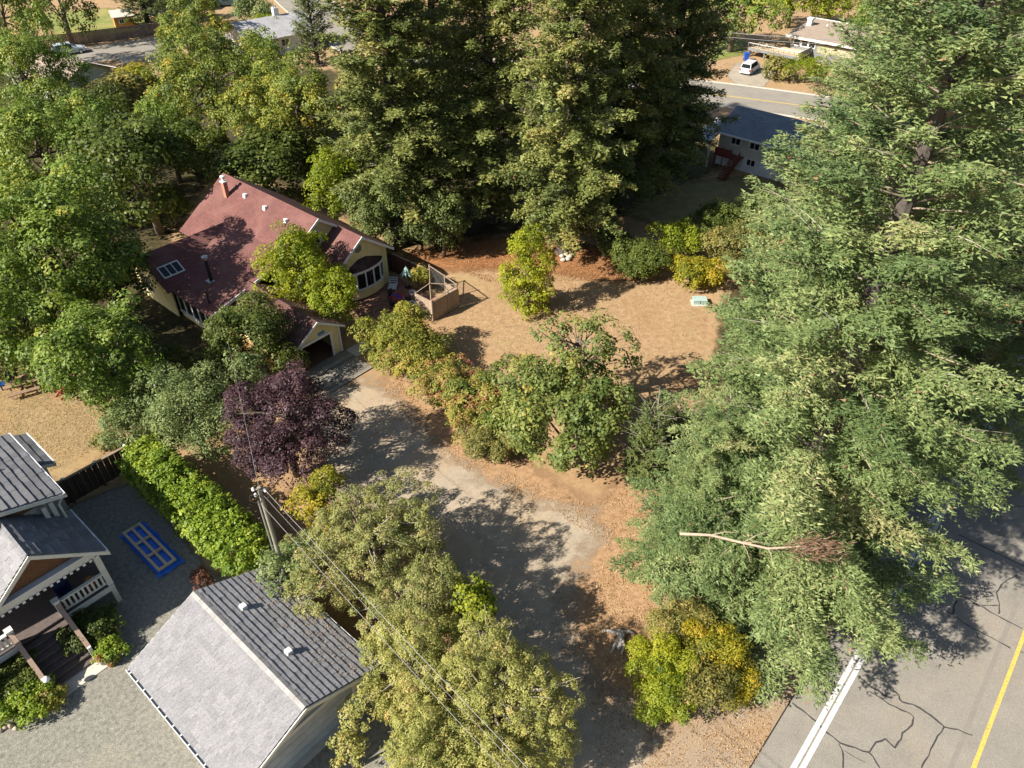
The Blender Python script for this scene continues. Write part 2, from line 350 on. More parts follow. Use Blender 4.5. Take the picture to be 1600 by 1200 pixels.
def strip(b0, b1, a0, a1, z, name, mat, parent=None):
    m = MB(); m.poly([W(a0, b0, z), W(a1, b0, z), W(a1, b1, z), W(a0, b1, z)]); o = m.build(name, mat, parent); return o
m_white = matte('road_paint_white', [(.34, .33, .31), (.62, .61, .59), (.72, .71, .69)], 11, .7, .1)
m_yel = matte('road_paint_yellow', [(.34, .25, .08), (.58, .41, .09), (.64, .46, .11)], 11, .7, .1)
m_tar = matte('crack_tar', [(.035, .034, .036), (.07, .066, .062)], 8, .55, .1)
m_dark = matte('joint_dark', [(.02, .02, .02)], 8, .9, .1)
road = tag(strip(-40, 260, -1.85, 12.2, .014, 'road', m_asph), kind='structure')
sh = tag(strip(-40, 26, -5.2, -1.85, .013, 'road_shoulder', m_shoulder), kind='structure')
strip(-40, 23.5, -1.885, -1.83, .022, 'pavement_joint', m_dark, road)
strip(-40, 260, -.60, -.39, .020, 'white_line', m_white, road); strip(-40, 260, -.31, -.10, .020, 'white_line', m_white, road)
strip(-40, 260, 5.08, 5.25, .020, 'yellow_line', m_yel, road)
strip(-40, 260, 10.9, 11.05, .020, 'white_line', m_white, road)
def crack(pts, wd=.055, seed=0):
    rg = random.Random(seed); P = [G(u, v, .018) for u, v in pts]; Q = []
    for i in range(len(P) - 1):
        n = max(2, int((P[i + 1] - P[i]).length / .22))
        for k in range(n): Q.append(P[i].lerp(P[i + 1], k / n) + Vector((rg.uniform(-.035, .035), rg.uniform(-.035, .035), 0)))
    Q.append(P[-1]); m = MB(); vs = []
    for i, p in enumerate(Q):
        d = (Q[min(i + 1, len(Q) - 1)] - Q[max(0, i - 1)]).normalized(); s = Vector((-d.y, d.x, 0)) * wd * rg.uniform(.5, 1.15) * .5
        vs += [p + s, p - s]
    m.add(vs, [(2 * i, 2 * i + 1, 2 * i + 3, 2 * i + 2) for i in range(len(Q) - 1)]); m.build('crack_seal', m_tar, road)
cr8 = lambda L: [(1150 + x / 3.556, 1000 + y / 3.556) for x, y in L]
for i, (L, wd) in enumerate([([(310, 350), (370, 390), (450, 460), (500, 510), (575, 575), (660, 600), (740, 625), (800, 711)], .09),
        ([(575, 580), (595, 630), (595, 711)], .08), ([(740, 625), (775, 570), (830, 550), (885, 600)], .08), ([(885, 600), (930, 520), (975, 470), (985, 425), (960, 405), (880, 370), (820, 335), (740, 285)], .075),
        ([(690, 205), (760, 265), (820, 305), (865, 322)], .11), ([(870, 280), (905, 310), (920, 345), (980, 355), (1060, 400), (1155, 480), (1240, 500), (1315, 530)], .09),
        ([(1155, 485), (1110, 560), (1070, 640), (1030, 711)], .07), ([(600, 610), (660, 650), (720, 680)], .04)]):
    crack(cr8(L), wd * .95, i)
cr9 = lambda L: [(1200 + x / 4, 900 + y / 4) for x, y in L]
for i, (L, wd) in enumerate([([(1070, 195), (1150, 240), (1250, 310), (1350, 360), (1440, 410), (1515, 450)], .09), ([(1150, 100), (1260, 150), (1320, 180), (1440, 182)], .07),
        ([(1330, 185), (1420, 240), (1500, 285), (1590, 330)], .08), ([(1440, 240), (1445, 170), (1430, 100), (1470, 40), (1560, -10)], .08), ([(1300, 350), (1340, 430)], .05), ([(1560, 465), (1600, 480)], .06),
        ([(1180, 150), (1150, 240)], .1)]):
    crack(cr9(L), wd * .95, 20 + i)
cr10 = lambda L: [(1200 + x / 4, 600 + y / 4) for x, y in L]
crack(cr10([(1290, 660), (1400, 720), (1490, 755), (1600, 765)]), .08, 40); crack(cr10([(1190, 940), (1330, 1010), (1440, 1060), (1600, 1140)]), .09, 41); crack(cr10([(1430, 820), (1440, 880)]), .06, 42)
ws = strip(-40, 260, 4.35, 4.55, .017, 'worn_strip', matte('asphalt_worn', [(.20, .18, .155), (.24, .215, .185)], 3, .9, .1), road)
# the cross street behind the trees, with its kerbs
def lane(name, cl, wd, z, mat, kerb=True):
    P = [Vector((p[0], p[1], 0)) for p in cl]; L, Rr = [], []
    for i, p in enumerate(P):
        d = (P[min(i + 1, len(P) - 1)] - P[max(0, i - 1)]).normalized(); s = Vector((-d.y, d.x, 0)) * wd / 2; L.append(p + s); Rr.append(p - s)
    m = MB(); m.add([q + Z * z for q in L + Rr], [(i, i + len(P), i + 1 + len(P), i + 1) for i in range(len(P) - 1)])
    o = tag(m.build(name, mat), kind='structure')
    if kerb:
        for E in (L, Rr):
            k = MB()
            for i in range(len(E) - 1): k.beam(E[i] + Z * .06, E[i + 1] + Z * .06, .18, .12)
            k.build('kerb', MATS.get('concrete') or matte('concrete', [(.42, .39, .34), (.55, .51, .44)], 3, .85, .2), o)
    return o
def smooth(P, n=6):
    P = [Vector(p) for p in P]; out = []
    for i in range(len(P) - 1):
        a, b, c, d = P[max(0, i - 1)], P[i], P[i + 1], P[min(i + 2, len(P) - 1)]
        for k in range(n):
            t = k / n; out.append(.5 * ((2 * b) + (c - a) * t + (2 * a - 5 * b + 4 * c - d) * t * t + (3 * b - a - 3 * c + d) * t ** 3))
    return out + [P[-1]]
st = lane('street', smooth([G(1420, 190), G(1130, 148), G(800, 112), G(640, 95), G(555, 62), G(500, 22), G(462, -10), G(440, -35)]), 9.5, .010, m_asph2)
yl = MB(); cl = [G(1300, 171, .022), G(1147, 151, .022), G(1000, 134, .022)]
for i in range(2): yl.beam(cl[i], cl[i + 1], .22, .004)
yl.build('yellow_line', m_yel, st)
st2 = lane('side_street', smooth([G(-160, 124), G(0, 104), G(110, 90), G(230, 72), G(330, 58), G(450, 36)]), 9.0, .006, m_asph2, kerb=False)
sheet('far_driveway', px([(1150, 132), (1135, 118), (1150, 98), (1215, 108), (1195, 136)]), .016, groundmat('pale_drive', [(.28, .24, .185), (.34, .30, .235), (.38, .33, .26)], .8, feather=True, bump=.1), .5, .5)
sheet('pale_apron', px([(190, 100), (245, 92), (240, 78), (175, 84)]), .018, MATS['pale_drive'], .5, .5)

# ------------------------------------------------------------------ foliage builders
def unit(a): return a / (np.linalg.norm(a, axis=-1, keepdims=True) + 1e-9)
def kites(P, D, Nn, L, Wd):
    D = unit(D); S = unit(np.cross(D, Nn)); L = L[:, None]; Wd = Wd[:, None]
    v = np.stack([P, P + D * L * .48 + S * Wd, P + D * L, P + D * L * .48 - S * Wd], 1)
    return v.reshape(-1, 3)
def leaves_mesh(name, P, D, Nn, L, Wd, tint, mat):
    v = kites(P, D, Nn, L, Wd); n = len(P)
    return npmesh(name, v, np.arange(n * 4).reshape(n, 4), mat, np.repeat(np.clip(tint, 0, 1), 4))
def lobes_for(rg, Rr, Rz, k):
    L = [(0, 0, 0, Rr * .72, Rr * .72, Rz * .78)]
    for i in range(k):
        az = 2 * math.pi * (i + rg.uniform(-.3, .3)) / k * 1.0 + (i % 2) * .4; el = rg.uniform(-.45, 1.25)
        d = rg.uniform(.5, .86); r = rg.uniform(.24, .46)
        L.append((math.cos(az) * math.cos(el) * Rr * d, math.sin(az) * math.cos(el) * Rr * d, math.sin(el) * Rz * d, Rr * r, Rr * r, Rz * r))
    return np.array(L)
def crown(name, seed, Rr, Rz, ls, mat, lai=4.0, k=9, cr=.5, asp=.75, up=.5, gap=.1, hang=.0, patch=.25, spread=.3, lobes=None, droop=.0, limit=46000, low=-.75, tri=False):
    """leaf clumps over the lobes of a crown; every leaf is a face of its own"""
    r = np.random.default_rng(seed); rg = random.Random(seed)
    LB = lobes if lobes is not None else lobes_for(rg, Rr, Rz, k)
    n = int(min(limit, lai * math.pi * Rr * max(Rr, Rz) / (ls * ls * asp * .5)))
    per = int(max(16, min(150, 5.2 * (cr / ls) ** 2))); nc = max(26, n // per)
    area = LB[:, 3] * LB[:, 5]; li = r.choice(len(LB), nc, p=area / area.sum())
    d = unit(r.normal(size=(nc, 3))); d[:, 2] = np.where(d[:, 2] < low, -d[:, 2], d[:, 2])
    rad = 1 - .5 * r.random(nc) ** 1.7
    C = LB[li, :3] + d * LB[li, 3:6] * rad[:, None]
    # clumps wholly inside another lobe are mostly dropped; some clumps missing leave gaps
    q = ((C[:, None, :] - LB[None, :, :3]) / LB[None, :, 3:6]); q = (q ** 2).sum(-1).min(1)
    keep = (r.random(nc) > gap) & ((q > .3) | (r.random(nc) < .35)); C, d, li = C[keep], d[keep], li[keep]; nc = len(C)
    if len(C) * per < n * .9: per = int(n * .9 / max(1, len(C)))
    cn = unit(d * .7 + np.array([0, 0, up * 1.3]) + r.normal(size=(nc, 3)) * .25)
    ct = np.clip(.5 + r.normal(size=nc) * spread * .6 + (r.random(len(LB))[li] - .5) * patch * 2, 0, 1)
    ci = np.repeat(np.arange(nc), per); m = len(ci)
    # each clump is a flattened dome of leaves, open underneath
    q = unit(r.normal(size=(m, 3)) + cn[ci] * .75); sz = r.uniform(.6, 1.35, nc)[ci][:, None] * cr
    off = q * sz * (1 - .45 * r.random((m, 1)) ** 2); al = (off * cn[ci]).sum(1, keepdims=True); off = off - cn[ci] * al * .45
    P = C[ci] + off; P[:, 2] -= droop * (off ** 2).sum(1)
    Nn = unit(q + cn[ci] * .5 + np.array([0, 0, .25]) + r.normal(size=(m, 3)) * .38); D = unit(r.normal(size=(m, 3)) + q * .9 - np.array([0, 0, hang + .25])); D = unit(D - Nn * (D * Nn).sum(1, keepdims=True))
    L = ls * r.uniform(.55, 1.4, m); tint = ct[ci] + r.normal(size=m) * .13
    return (tris_mesh if tri else leaves_mesh)(name, P, D, Nn, L, L * asp * .5, tint, mat), C, LB
m_bark = matte('bark', [(.09, .07, .055), (.16, .13, .10)], 7, .9, .6)
m_barkl = matte('bark_pale', [(.24, .2, .16), (.38, .34, .28)], 7, .9, .5)
m_barkf = matte('bark_fir', [(.05, .043, .038), (.105, .09, .078)], 5, .95, .8)
m_twig = matte('twig', [(.23, .18, .13), (.34, .28, .21)], 9, .9, .3)
def woody(parent, C, LB, top, cz, r0, seed, mat, nl=16, stems=1, name='trunk', twigs=0):
    rg = random.Random(seed + 5); mb = MB(); og = ORI[parent]
    bend = [Vector((rg.uniform(-.12, .12), rg.uniform(-.12, .12), 0)) * top for _ in range(4)]
    if stems == 1:
        T = [Vector((0, 0, -.1)), bend[0] * .3 + Z * top * .3, bend[1] * .5 + Z * top * .62, bend[2] * .4 + Z * top]
        mb.tube([og + p for p in T], [r0 * 1.25, r0, r0 * .75, r0 * .3], 9)
    idx = rg.sample(range(len(C)), min(nl + twigs, len(C)))
    for q, i in enumerate(idx):
        e = Vector(C[i]) + Z * cz; thin = q >= nl
        if stems == 1:
            t = rg.uniform(.35, .98); k = t * 3; j = min(2, int(k)); s = T[j].lerp(T[j + 1], k - j)
        else: s = Vector((rg.uniform(-.25, .25), rg.uniform(-.25, .25), -.05)) if not thin else Vector((e.x * .4, e.y * .4, e.z * .5))
        mid = s.lerp(e, .5) + Vector((rg.uniform(-.1, .1), rg.uniform(-.1, .1), .12)) * (e - s).length * .6
        rr = r0 * (.2 if thin else rg.uniform(.28, .42))
        if thin: e = e + (e - s) * .12
        mb.tube([og + s, og + mid, og + e], [rr, rr * .7, rr * .22], 4 if thin else 5, False)
    return mb.build(name, mat, parent, True)
BANK = {}
def plant(name, label, cat, u, v, zc, rpx, mat, zs=1.0, ls=.16, seed=1, group=None, bark=None, share=None, stems=1, r0=None, nl=16, twigs=0, xyz=None, ground=0, **kw):
    p = G(u, v, zc) if xyz is None else Vector(xyz); Rr = rpx * mpp(u, v, zc) * 1.14 if xyz is None else rpx
    Rz = Rr * zs; Rz = min(Rz, max(zc * .96, .2))
    o = thing(name, label, cat, (p.x, p.y, 0), group)
    key = (share, mat.name)
    if share and key in BANK:
        me, C, LB, R0, Rz0 = BANK[key]; s = (Rr / R0, Rr / R0, Rz / Rz0)
        c = link(me, 'crown', o, None); c.location = (0, 0, zc); c.scale = s; c.rotation_euler = (0, 0, seed * 1.7)
        ca, sa = math.cos(seed * 1.7), math.sin(seed * 1.7); C2 = C * np.array(s); C2 = np.stack([C2[:, 0] * ca - C2[:, 1] * sa, C2[:, 0] * sa + C2[:, 1] * ca, C2[:, 2]], 1)
        woody(o, C2, LB, zc + Rz * .35, zc, r0 or Rr * .05 + .04, seed, bark or m_bark, nl, stems, 'trunk' if stems == 1 else 'stem', twigs); return o
    me, C, LB = crown('crown', seed, Rr, Rz, ls, mat, **kw)
    if share: BANK[key] = (me, C, LB, Rr, Rz)
    c = link(me, 'crown', o, None); c.location = (0, 0, zc)
    woody(o, C, LB, zc + Rz * .35, zc, r0 or Rr * .05 + .04, seed, bark or m_bark, nl, stems, 'trunk' if stems == 1 else 'stem', twigs)
    return o
def tris_mesh(name, P, D, Nn, L, Wd, tint, mat):
    D = unit(D); S = unit(np.cross(D, Nn)); L = L[:, None]; Wd = Wd[:, None]; B = P + D * L * .3
    v = np.stack([P + D * L, B - S * Wd - D * L * .3, B + S * Wd - D * L * .3], 1).reshape(-1, 3); n = len(P)
    return npmesh(name, v, np.arange(n * 3).reshape(n, 3), mat, np.repeat(np.clip(tint, 0, 1), 3))
def fir_data(seed, h, br, z0, sl, step=.5, droop=.28, e0=.05, wid=.2, dens=.15, nbr=(5, 7), taper=.8, skip=.1, thick=.10, hmax=99, bl=.17):
    r = np.random.default_rng(seed); PP, DD, NN, LL, TT = [], [], [], [], []; sticks = []
    z = z0
    while z < h - .4:
        fr = (z - z0) / (h - z0); nb = r.integers(nbr[0], nbr[1] + 1) if fr < .85 else 4; ph = r.random() * 6.28
        cs = 1.0 if z < hmax else 1.7          # coarser sprays far above the view
        for i in range(nb):
            L = br * (1 - fr) ** taper * r.uniform(.5, 1.12) * (1 if fr > .1 else .8 + 2 * fr) + .25
            az = ph + 6.283 * i / nb + r.normal() * .25; hd = np.array([math.cos(az), math.sin(az), 0]); pd = np.array([-hd[1], hd[0], 0])
            el = e0 + .55 * fr + r.normal() * .08; dr = droop * r.uniform(.6, 1.35) * (1 - .6 * fr)
            zz = z + r.normal() * .2; nn = max(4, int(L / (bl * cs if L > 2 else bl * .8 * cs)))
            t = np.linspace(.14, 1, nn); ax = lambda t: np.outer(t * L, hd) + np.outer(L * (el * t - dr * t ** 2 + .12 * t ** 3), [0, 0, 1]) + np.array([0, 0, zz])
            pos = ax(t); sticks.append(ax(np.array([0, .35, .7, .95])))
            bt = np.clip(.5 + r.normal() * .2, 0, 1)
            for sd in (-1, 1, 0):
                if sd == 0: ln = np.full(nn, .30); dv = np.tile(hd + np.array([0, 0, .12]), (nn, 1))
                else:
                    ln = np.minimum(1.35, (.34 * L * (1 - t) ** .6 * np.minimum(1, t / .3) + .22)) * r.uniform(.55, 1.2, nn) * (r.random(nn) > skip)
                    dv = unit(hd * .85 + sd * pd + r.normal(size=(nn, 3)) * .18 + np.array([0, 0, -.04]))
                dn = dens * cs; m = max(2, int(ln.max() / dn)); s = (np.arange(m) + .3)[None, :] * dn + r.random((nn, m)) * dn * .6
                mk = s < ln[:, None]; ii = np.nonzero(mk)[0]; sv = s[mk]
                if not len(sv): continue
                ii = np.repeat(ii, 2); sv = np.repeat(sv, 2)
                p = pos[ii] + dv[ii] * sv[:, None]; p[:, 2] -= .10 * sv + .14 * sv ** 2; k = len(p); p += r.normal(size=p.shape) * np.array([.05, .05, thick])
                sg = np.where(np.arange(k) % 2 > 0, 1, -1)[:, None]
                d = unit(dv[ii] + np.cross(dv[ii], [0, 0, 1]) * sg * .8 + r.normal(size=(k, 3)) * .3 + np.array([0, 0, .05]))
                nl_ = max(2, int(L * 1.5)); lt = r.uniform(.2, 1.02, nl_); lc = ax(lt) + np.outer(sd * r.uniform(.05, .85, nl_) * np.minimum(1, (1.1 - lt) * 1.6), pd) + hd * .25 * abs(sd)
                dd_ = np.linalg.norm((p[:, None, :2] - lc[None, :, :2]), axis=2); jn = dd_.argmin(1); dm = dd_[np.arange(k), jn]; rl = .52
                kp = r.random(k) < np.exp(-(dm / rl) ** 4 * .9) + .10; bump_ = np.clip(1 - (dm / rl) ** 2, -.6, 1) * .22; p[:, 2] += bump_ + (dm < rl) * -.05
                nrm_ = unit(np.array([0, 0, 1.0]) + hd * .25 + np.clip((p - lc[jn]) / rl, -1.2, 1.2) * np.array([.75, .75, .2]) + r.normal(size=(k, 3)) * .34)
                p, d, k = p[kp], d[kp], int(kp.sum())
                PP.append(p); DD.append(d); NN.append(nrm_[kp]); LL.append(sl * cs * r.uniform(.65, 1.3, k)); TT.append(np.clip(bt + r.normal(size=k) * .13, 0, .94) + (r.random(k) < .004) * 1.0)
        z += step * r.uniform(.75, 1.3) * (1 - .35 * fr)
    P, D, Nn, L, T = map(np.concatenate, (PP, DD, NN, LL, TT))
    return P, D, Nn, L, L * wid, T, sticks
FIRS = {}
def fir_kind(key, mat, **kw):
    P, D, Nn, L, Wd, T, st_ = fir_data(**kw); me = tris_mesh('crown', P, D, Nn, L, Wd, T, mat)
    mb = MB(); h = kw['h']; r0 = h * .017 + .06
    mb.tube([(0, 0, -.2), (0, 0, .6), (.05, 0, h * .3), (0, .08, h * .6), (0, 0, h)], [r0 * 1.5, r0 * 1.1, r0 * .85, r0 * .5, .02], 10)
    tk = MB.__new__(MB); bm = MB()
    for s in st_: bm.tube([tuple(x) for x in s], [.05, .035, .022, .008], 3, False)
    me_t = bpy.data.meshes.new('trunk'); me_t.from_pydata([tuple(p) for p in mb.v], [], mb.f); me_t.materials.append(m_barkf)
    me_b = bpy.data.meshes.new('branches'); me_b.from_pydata([tuple(p) for p in bm.v], [], bm.f); me_b.materials.append(m_twig)
    dm_ = MB(); rr_ = random.Random(kw['seed'])
    for s in rr_.sample(st_, min(len(st_), 90)):
        a, b = Vector(s[1]), Vector(s[2])
        for q in range(rr_.choice((1, 1, 3))):
            c0 = a.lerp(b, rr_.random()) + Z * .12; d0 = (b - a).normalized() + Vector((rr_.uniform(-.8, .8), rr_.uniform(-.8, .8), rr_.uniform(.05, .45))); l0 = rr_.uniform(.5, 1.3)
            dm_.tube([c0, c0 + d0 * l0 * .5, c0 + d0 * l0 + Vector((0, 0, -.08))], [.016, .012, .005], 3, False)
    me_d = bpy.data.meshes.new('dead_twigs'); me_d.from_pydata([tuple(p) for p in dm_.v], [], dm_.f); me_d.materials.append(matte('dead_twig', [(.26, .23, .2), (.42, .38, .33)], 9, .9, .2))
    FIRS[key] = (me, me_t, me_b, me_d)
def fir(key, x, y, label, s=1.0, sz=None, rot=0.0, group=None, name='fir_tree', mat=None, lean=(0, 0)):
    me, mt, mbr, md_ = FIRS[key]; o = thing(name, label, 'tree', (x, y, 0), group); o.rotation_euler = (lean[0], lean[1], rot); o.scale = (s, s, sz or s)
    c = link(me, 'crown', o, None); link(mt, 'trunk', o, None); link(mbr, 'branches', o, None); link(md_, 'dead_twigs', o, None)['kind'] = 'stuff'
    if mat: c.material_slots[0].link = 'OBJECT'; c.material_slots[0].material = mat
    return o

# ------------------------------------------------------------------ building materials
m_shin = matte('grey_shingle', [(.16, .16, .166), (.215, .212, .22), (.29, .285, .295)], 15, .8, .6, island=.11, bscale=70)
m_shin_d = matte('dark_shingle', [(.115, .115, .122), (.18, .178, .185)], 26, .8, .5, island=.2, bscale=70)
m_ridge = matte('ridge_shingle', [(.24, .235, .225), (.32, .31, .30)], 14, .8, .4, island=.1)
m_trim = matte('white_trim', [(.62, .63, .62), (.76, .76, .74)], 3, .5, .05)
m_trimc = matte('cream_trim', [(.58, .57, .50), (.70, .69, .61)], 3, .55, .05)
m_wall_g = siding('grey_siding', (.40, .41, .38)); m_wall_y = siding('yellow_siding', (.74, .62, .31))
m_brown = matte('cedar_shake', [(.10, .05, .025), (.20, .105, .05)], 12, .85, .5, bscale=25)
m_red = uvroof('red_shingle', (.178, .078, .069), (.148, .063, .056), (.092, .039, .035), .34, .17, .6, big=(.35, (.20, .105, .09), .6))
m_redfar = m_red
m_annex = uvroof('brown_shingle', (.13, .062, .052), (.10, .05, .044), (.06, .03, .026), .34, .17, .6, big=(.9, (.17, .11, .085), .6))
m_glass = glossy('window_glass', (.012, .016, .02), .06); m_wood = matte('weathered_wood', [(.24, .175, .125), (.36, .275, .205)], 5, .85, .4, island=.18)
m_deck = matte('grey_deck_board', [(.19, .17, .14), (.30, .27, .225)], 6, .85, .3, island=.38)
m_stair = matte('dark_stair_board', [(.085, .065, .058), (.14, .11, .098)], 6, .7, .3, island=.12)
m_rail = matte('rail_cap', [(.30, .21, .16), (.38, .275, .21)], 5, .7, .2); m_fence = matte('dark_fence', [(.035, .024, .02), (.075, .052, .042)], 6, .85, .4, island=.25)
m_door = siding('door_blue_grey', (.40, .445, .46), .5); m_black = matte('black_metal', [(.02, .02, .022)], 6, .5, .1)
m_galv = matte('galvanised', [(.45, .46, .47), (.6, .61, .62)], 6, .4, .1, metal=.7); m_brick = matte('brick', [(.30, .14, .09), (.42, .22, .15)], 12, .9, .4)
m_newwood = matte('new_lumber', [(.50, .37, .23), (.62, .48, .32)], 7, .7, .1, island=.1); m_tarp = matte('blue_tarp', [(.02, .12, .55), (.03, .17, .68)], 4, .35, .4, bscale=7, dist=.05)

def rows(parent, e0, e1, r0, r1, n, mat, tw=.32, lift=.045, seed=1, name='shingle_row'):
    """courses of shingles from the eave e0-e1 up to the ridge r0-r1: one part per course, each shingle its own piece in it"""
    e0, e1, r0, r1 = map(Vector, (e0, e1, r0, r1)); nrm = (e1 - e0).cross(r0 - e0).normalized()
    if nrm.z < 0: nrm = -nrm
    rg = random.Random(seed)
    for k in range(n):
        t0, t1 = k / n, min(1.0, (k + 1.12) / n); a0, a1 = e0.lerp(r0, t0), e1.lerp(r1, t0); b0, b1 = e0.lerp(r0, t1), e1.lerp(r1, t1)
        L = (a1 - a0).length; m = max(1, int(L / tw)); cut = [0.0] + [(i + (.5 if k % 2 else 0) + rg.uniform(-.12, .12)) / m for i in range(1, m)] + [1.0]
        cut = sorted(min(1, max(0, c)) for c in cut); mb = MB()
        for i in range(len(cut) - 1):
            s0, s1 = cut[i], cut[i + 1] - (.006 / max(L, .1))
            if s1 - s0 < .002: continue
            h = lift * rg.uniform(.8, 1.15); dn = rg.uniform(0, .012) if k else 0
            sl_ = (a0 - b0).normalized() * dn; p = [a0.lerp(a1, s0) + sl_, a0.lerp(a1, s1) + sl_, b0.lerp(b1, s1), b0.lerp(b1, s0)]
            top = [p[0] + nrm * h, p[1] + nrm * h, p[2] + nrm * .012, p[3] + nrm * .012]; bot = [q + nrm * .003 for q in p]
            mb.hexa(bot + top)
        mb.build(name, mat, parent)
def window(parent, c, U, Nn, w_, h_, n=2, mat=None, arch=0, V=None, bars=0):
    """a framed window set 3 cm proud of its wall; each pane a piece of its own"""
    c = Vector(c); V = V or Z; mat = mat or m_trim; fw = .09; f = MB()
    for s in (-1, 1):
        f.obox(c + U * s * (w_ / 2 + fw / 2) + Nn * .03, U, V, Nn, fw / 2, h_ / 2 + fw, .04); f.obox(c + V * s * (h_ / 2 + fw / 2) + Nn * .03, U, V, Nn, w_ / 2, fw / 2, .04)
    for i in range(1, n): f.obox(c + U * (w_ * (i / n - .5)) + Nn * .03, U, V, Nn, .03, h_ / 2, .03)
    fo = f.build('window', mat, parent); pw = w_ / n
    for i in range(n):
        p = MB(); p.obox(c + U * (w_ * ((i + .5) / n - .5)) + Nn * .012, U, V, Nn, pw / 2 - (.03 if n > 1 else 0), h_ / 2, .008); p.build('pane', m_glass, fo)
def vent(parent, a, b, z, s=.3, h=.22, mat=None):
    m = MB(); m.hexa([W(a - s / 2, b - s / 2, z - .1), W(a + s / 2, b - s / 2, z - .1), W(a + s / 2, b + s / 2, z - .1), W(a - s / 2, b + s / 2, z - .1),
                      W(a - s * .45, b - s * .3, z + h), W(a + s * .45, b - s * .3, z + h), W(a + s * .45, b + s * .45, z + h * .8), W(a - s * .45, b + s * .45, z + h * .8)])
    m.build('roof_vent', mat or m_trim, parent)

# ------------------------------------------------------------------ the double garage
g = thing('garage', 'grey double garage with shingled gable roof, one slope pale and one dark', 'garage', W(-19.8, 5.8, 0))
def gable_wall(mb, a, b0, b1, z1, bp, zp, t=.12):
    mb.prism([W(a, b0, 0), W(a, b1, 0), W(a, b1, z1), W(a, bp, zp), W(a, b0, z1)], E1 * t)
mb = MB(); gable_wall(mb, -16.42, 2.75, 8.9, 2.62, 5.82, 4.0); mb.build('wall', m_wall_g, g)
mb = MB(); gable_wall(mb, -23.35, 2.75, 8.9, 2.62, 5.82, 4.0); mb.build('wall', m_wall_g, g)
for b0 in (2.75, 8.78):
    mb = MB(); mb.box(-23.22, -16.43, b0, b0 + .12, 0, 2.6); mb.build('wall', m_wall_g, g)
EL, ER, RG = [(-23.63, 2.28, 2.58), (-15.6, 2.28, 2.58)], [(-23.63, 9.36, 2.58), (-15.6, 9.36, 2.58)], [(-23.63, 5.82, 4.2), (-15.6, 5.82, 4.2)]
for nm, E, sd in (('roof_slope', EL, 3), ('roof_slope', ER, 4)):
    mb = MB(); mb.slab([W(*E[0]), W(*E[1]), W(*RG[1]), W(*RG[0])], .1); ro = mb.build(nm, m_black, g)
    rows(ro, W(*E[0]), W(*E[1]), W(*RG[0]), W(*RG[1]), 13, m_shin, .23, (.05 if sd == 3 else .062), sd)
mb = MB()
for i in range(26):
    a0 = -23.63 + i * 8.03 / 26; z0 = 4.215 + (i % 2) * .012
    mb.hexa([W(a0, 5.66, z0 - .075), W(a0 + .32, 5.66, z0 - .075), W(a0 + .32, 5.82, z0), W(a0, 5.82, z0), W(a0, 5.66, z0 - .04), W(a0 + .32, 5.66, z0 - .04), W(a0 + .32, 5.82, z0 + .04), W(a0, 5.82, z0 + .04)])
    mb.hexa([W(a0, 5.82, z0), W(a0 + .32, 5.82, z0), W(a0 + .32, 5.98, z0 - .075), W(a0, 5.98, z0 - .075), W(a0, 5.82, z0 + .04), W(a0 + .32, 5.82, z0 + .04), W(a0 + .32, 5.98, z0 - .04), W(a0, 5.98, z0 - .04)])
mb.build('ridge_cap', m_ridge, g)
for E, sg in ((EL, -1), (ER, 1)):
    b = E[0][1]; gu = MB(); gu.box(-23.66, -15.57, b + (0 if sg > 0 else -.13), b + (.13 if sg > 0 else 0), 2.40, 2.44)
    gu.box(-23.66, -15.57, b + sg * .12 - .012, b + sg * .12 + .012, 2.44, 2.56)
    for i in range(14): gu.box(-23.4 + i * .58, -23.34 + i * .58, min(b, b + sg * .11), max(b, b + sg * .11), 2.535, 2.55)
    gu.build('gutter', m_trim, g)
    for a in (-15.6, -23.69):
        f = MB(); f.prism([W(a, b, 2.36), W(a, b, 2.55), W(a, 5.82 + sg * .002, 4.16), W(a, 5.82 + sg * .002, 3.95)], E1 * .06); f.build('fascia', m_trimc, g)
dr = MB(); dr.box(-16.30, -16.26, 3.3, 8.15, .02, 2.12); do = dr.build('garage_door', m_door, g)
for k in range(4):
    for j in range(8):
        p = MB(); p.box(-16.26, -16.245, 3.38 + j * .6, 3.90 + j * .6, .1 + k * .52, .52 + k * .52); p.build('door_panel', m_door, do)
fr = MB(); fr.box(-16.30, -16.20, 8.17, 8.42, 0, 2.3); fr.box(-16.30, -16.20, 3.05, 3.28, 0, 2.3); fr.box(-16.30, -16.195, 3.05, 8.42, 2.13, 2.36); fr.build('door_frame', m_trimc, g)
cs = MB(); cs.box(-16.30, -16.18, 8.60, 8.95, 0, 2.5); cs.build('corner_board', m_trimc, g)
for z0 in (.5, 1.1, 1.75):
    s_ = MB(); s_.box(-16.9, -16.4, 8.95, 9.2, z0, z0 + .06); s_.build('side_shelf', m_trimc, g)
for a in (-21.6, -18.3): vent(g, a, 6.9, 3.74)
sl_ = MB(); sl_.box(-16.28, -15.9, 3.0, 8.5, -.02, .03); sl_.build('threshold', MATS['concrete'], g)
rk = thing('firewood_rack', 'small timber firewood rack with split logs behind the double garage', 'rack', W(-24.2, 4.6, 0))
for b in (3.35, 4.3, 5.3):
    for a in (-24.0, -24.5):
        m = MB(); m.beam(W(a, b, 0), W(a, b, 1.3), .09, .09); m.build('post', m_fence, rk)
for a in (-24.0, -24.5):
    m = MB(); m.beam(W(a, 3.25, 1.34), W(a, 5.4, 1.34), .1, .07); m.build('rail', m_wood, rk)
m = MB(); m.box(-24.55, -23.95, 3.3, 5.35, .12, .2); m.build('shelf', m_fence, rk)
rg = random.Random(4)
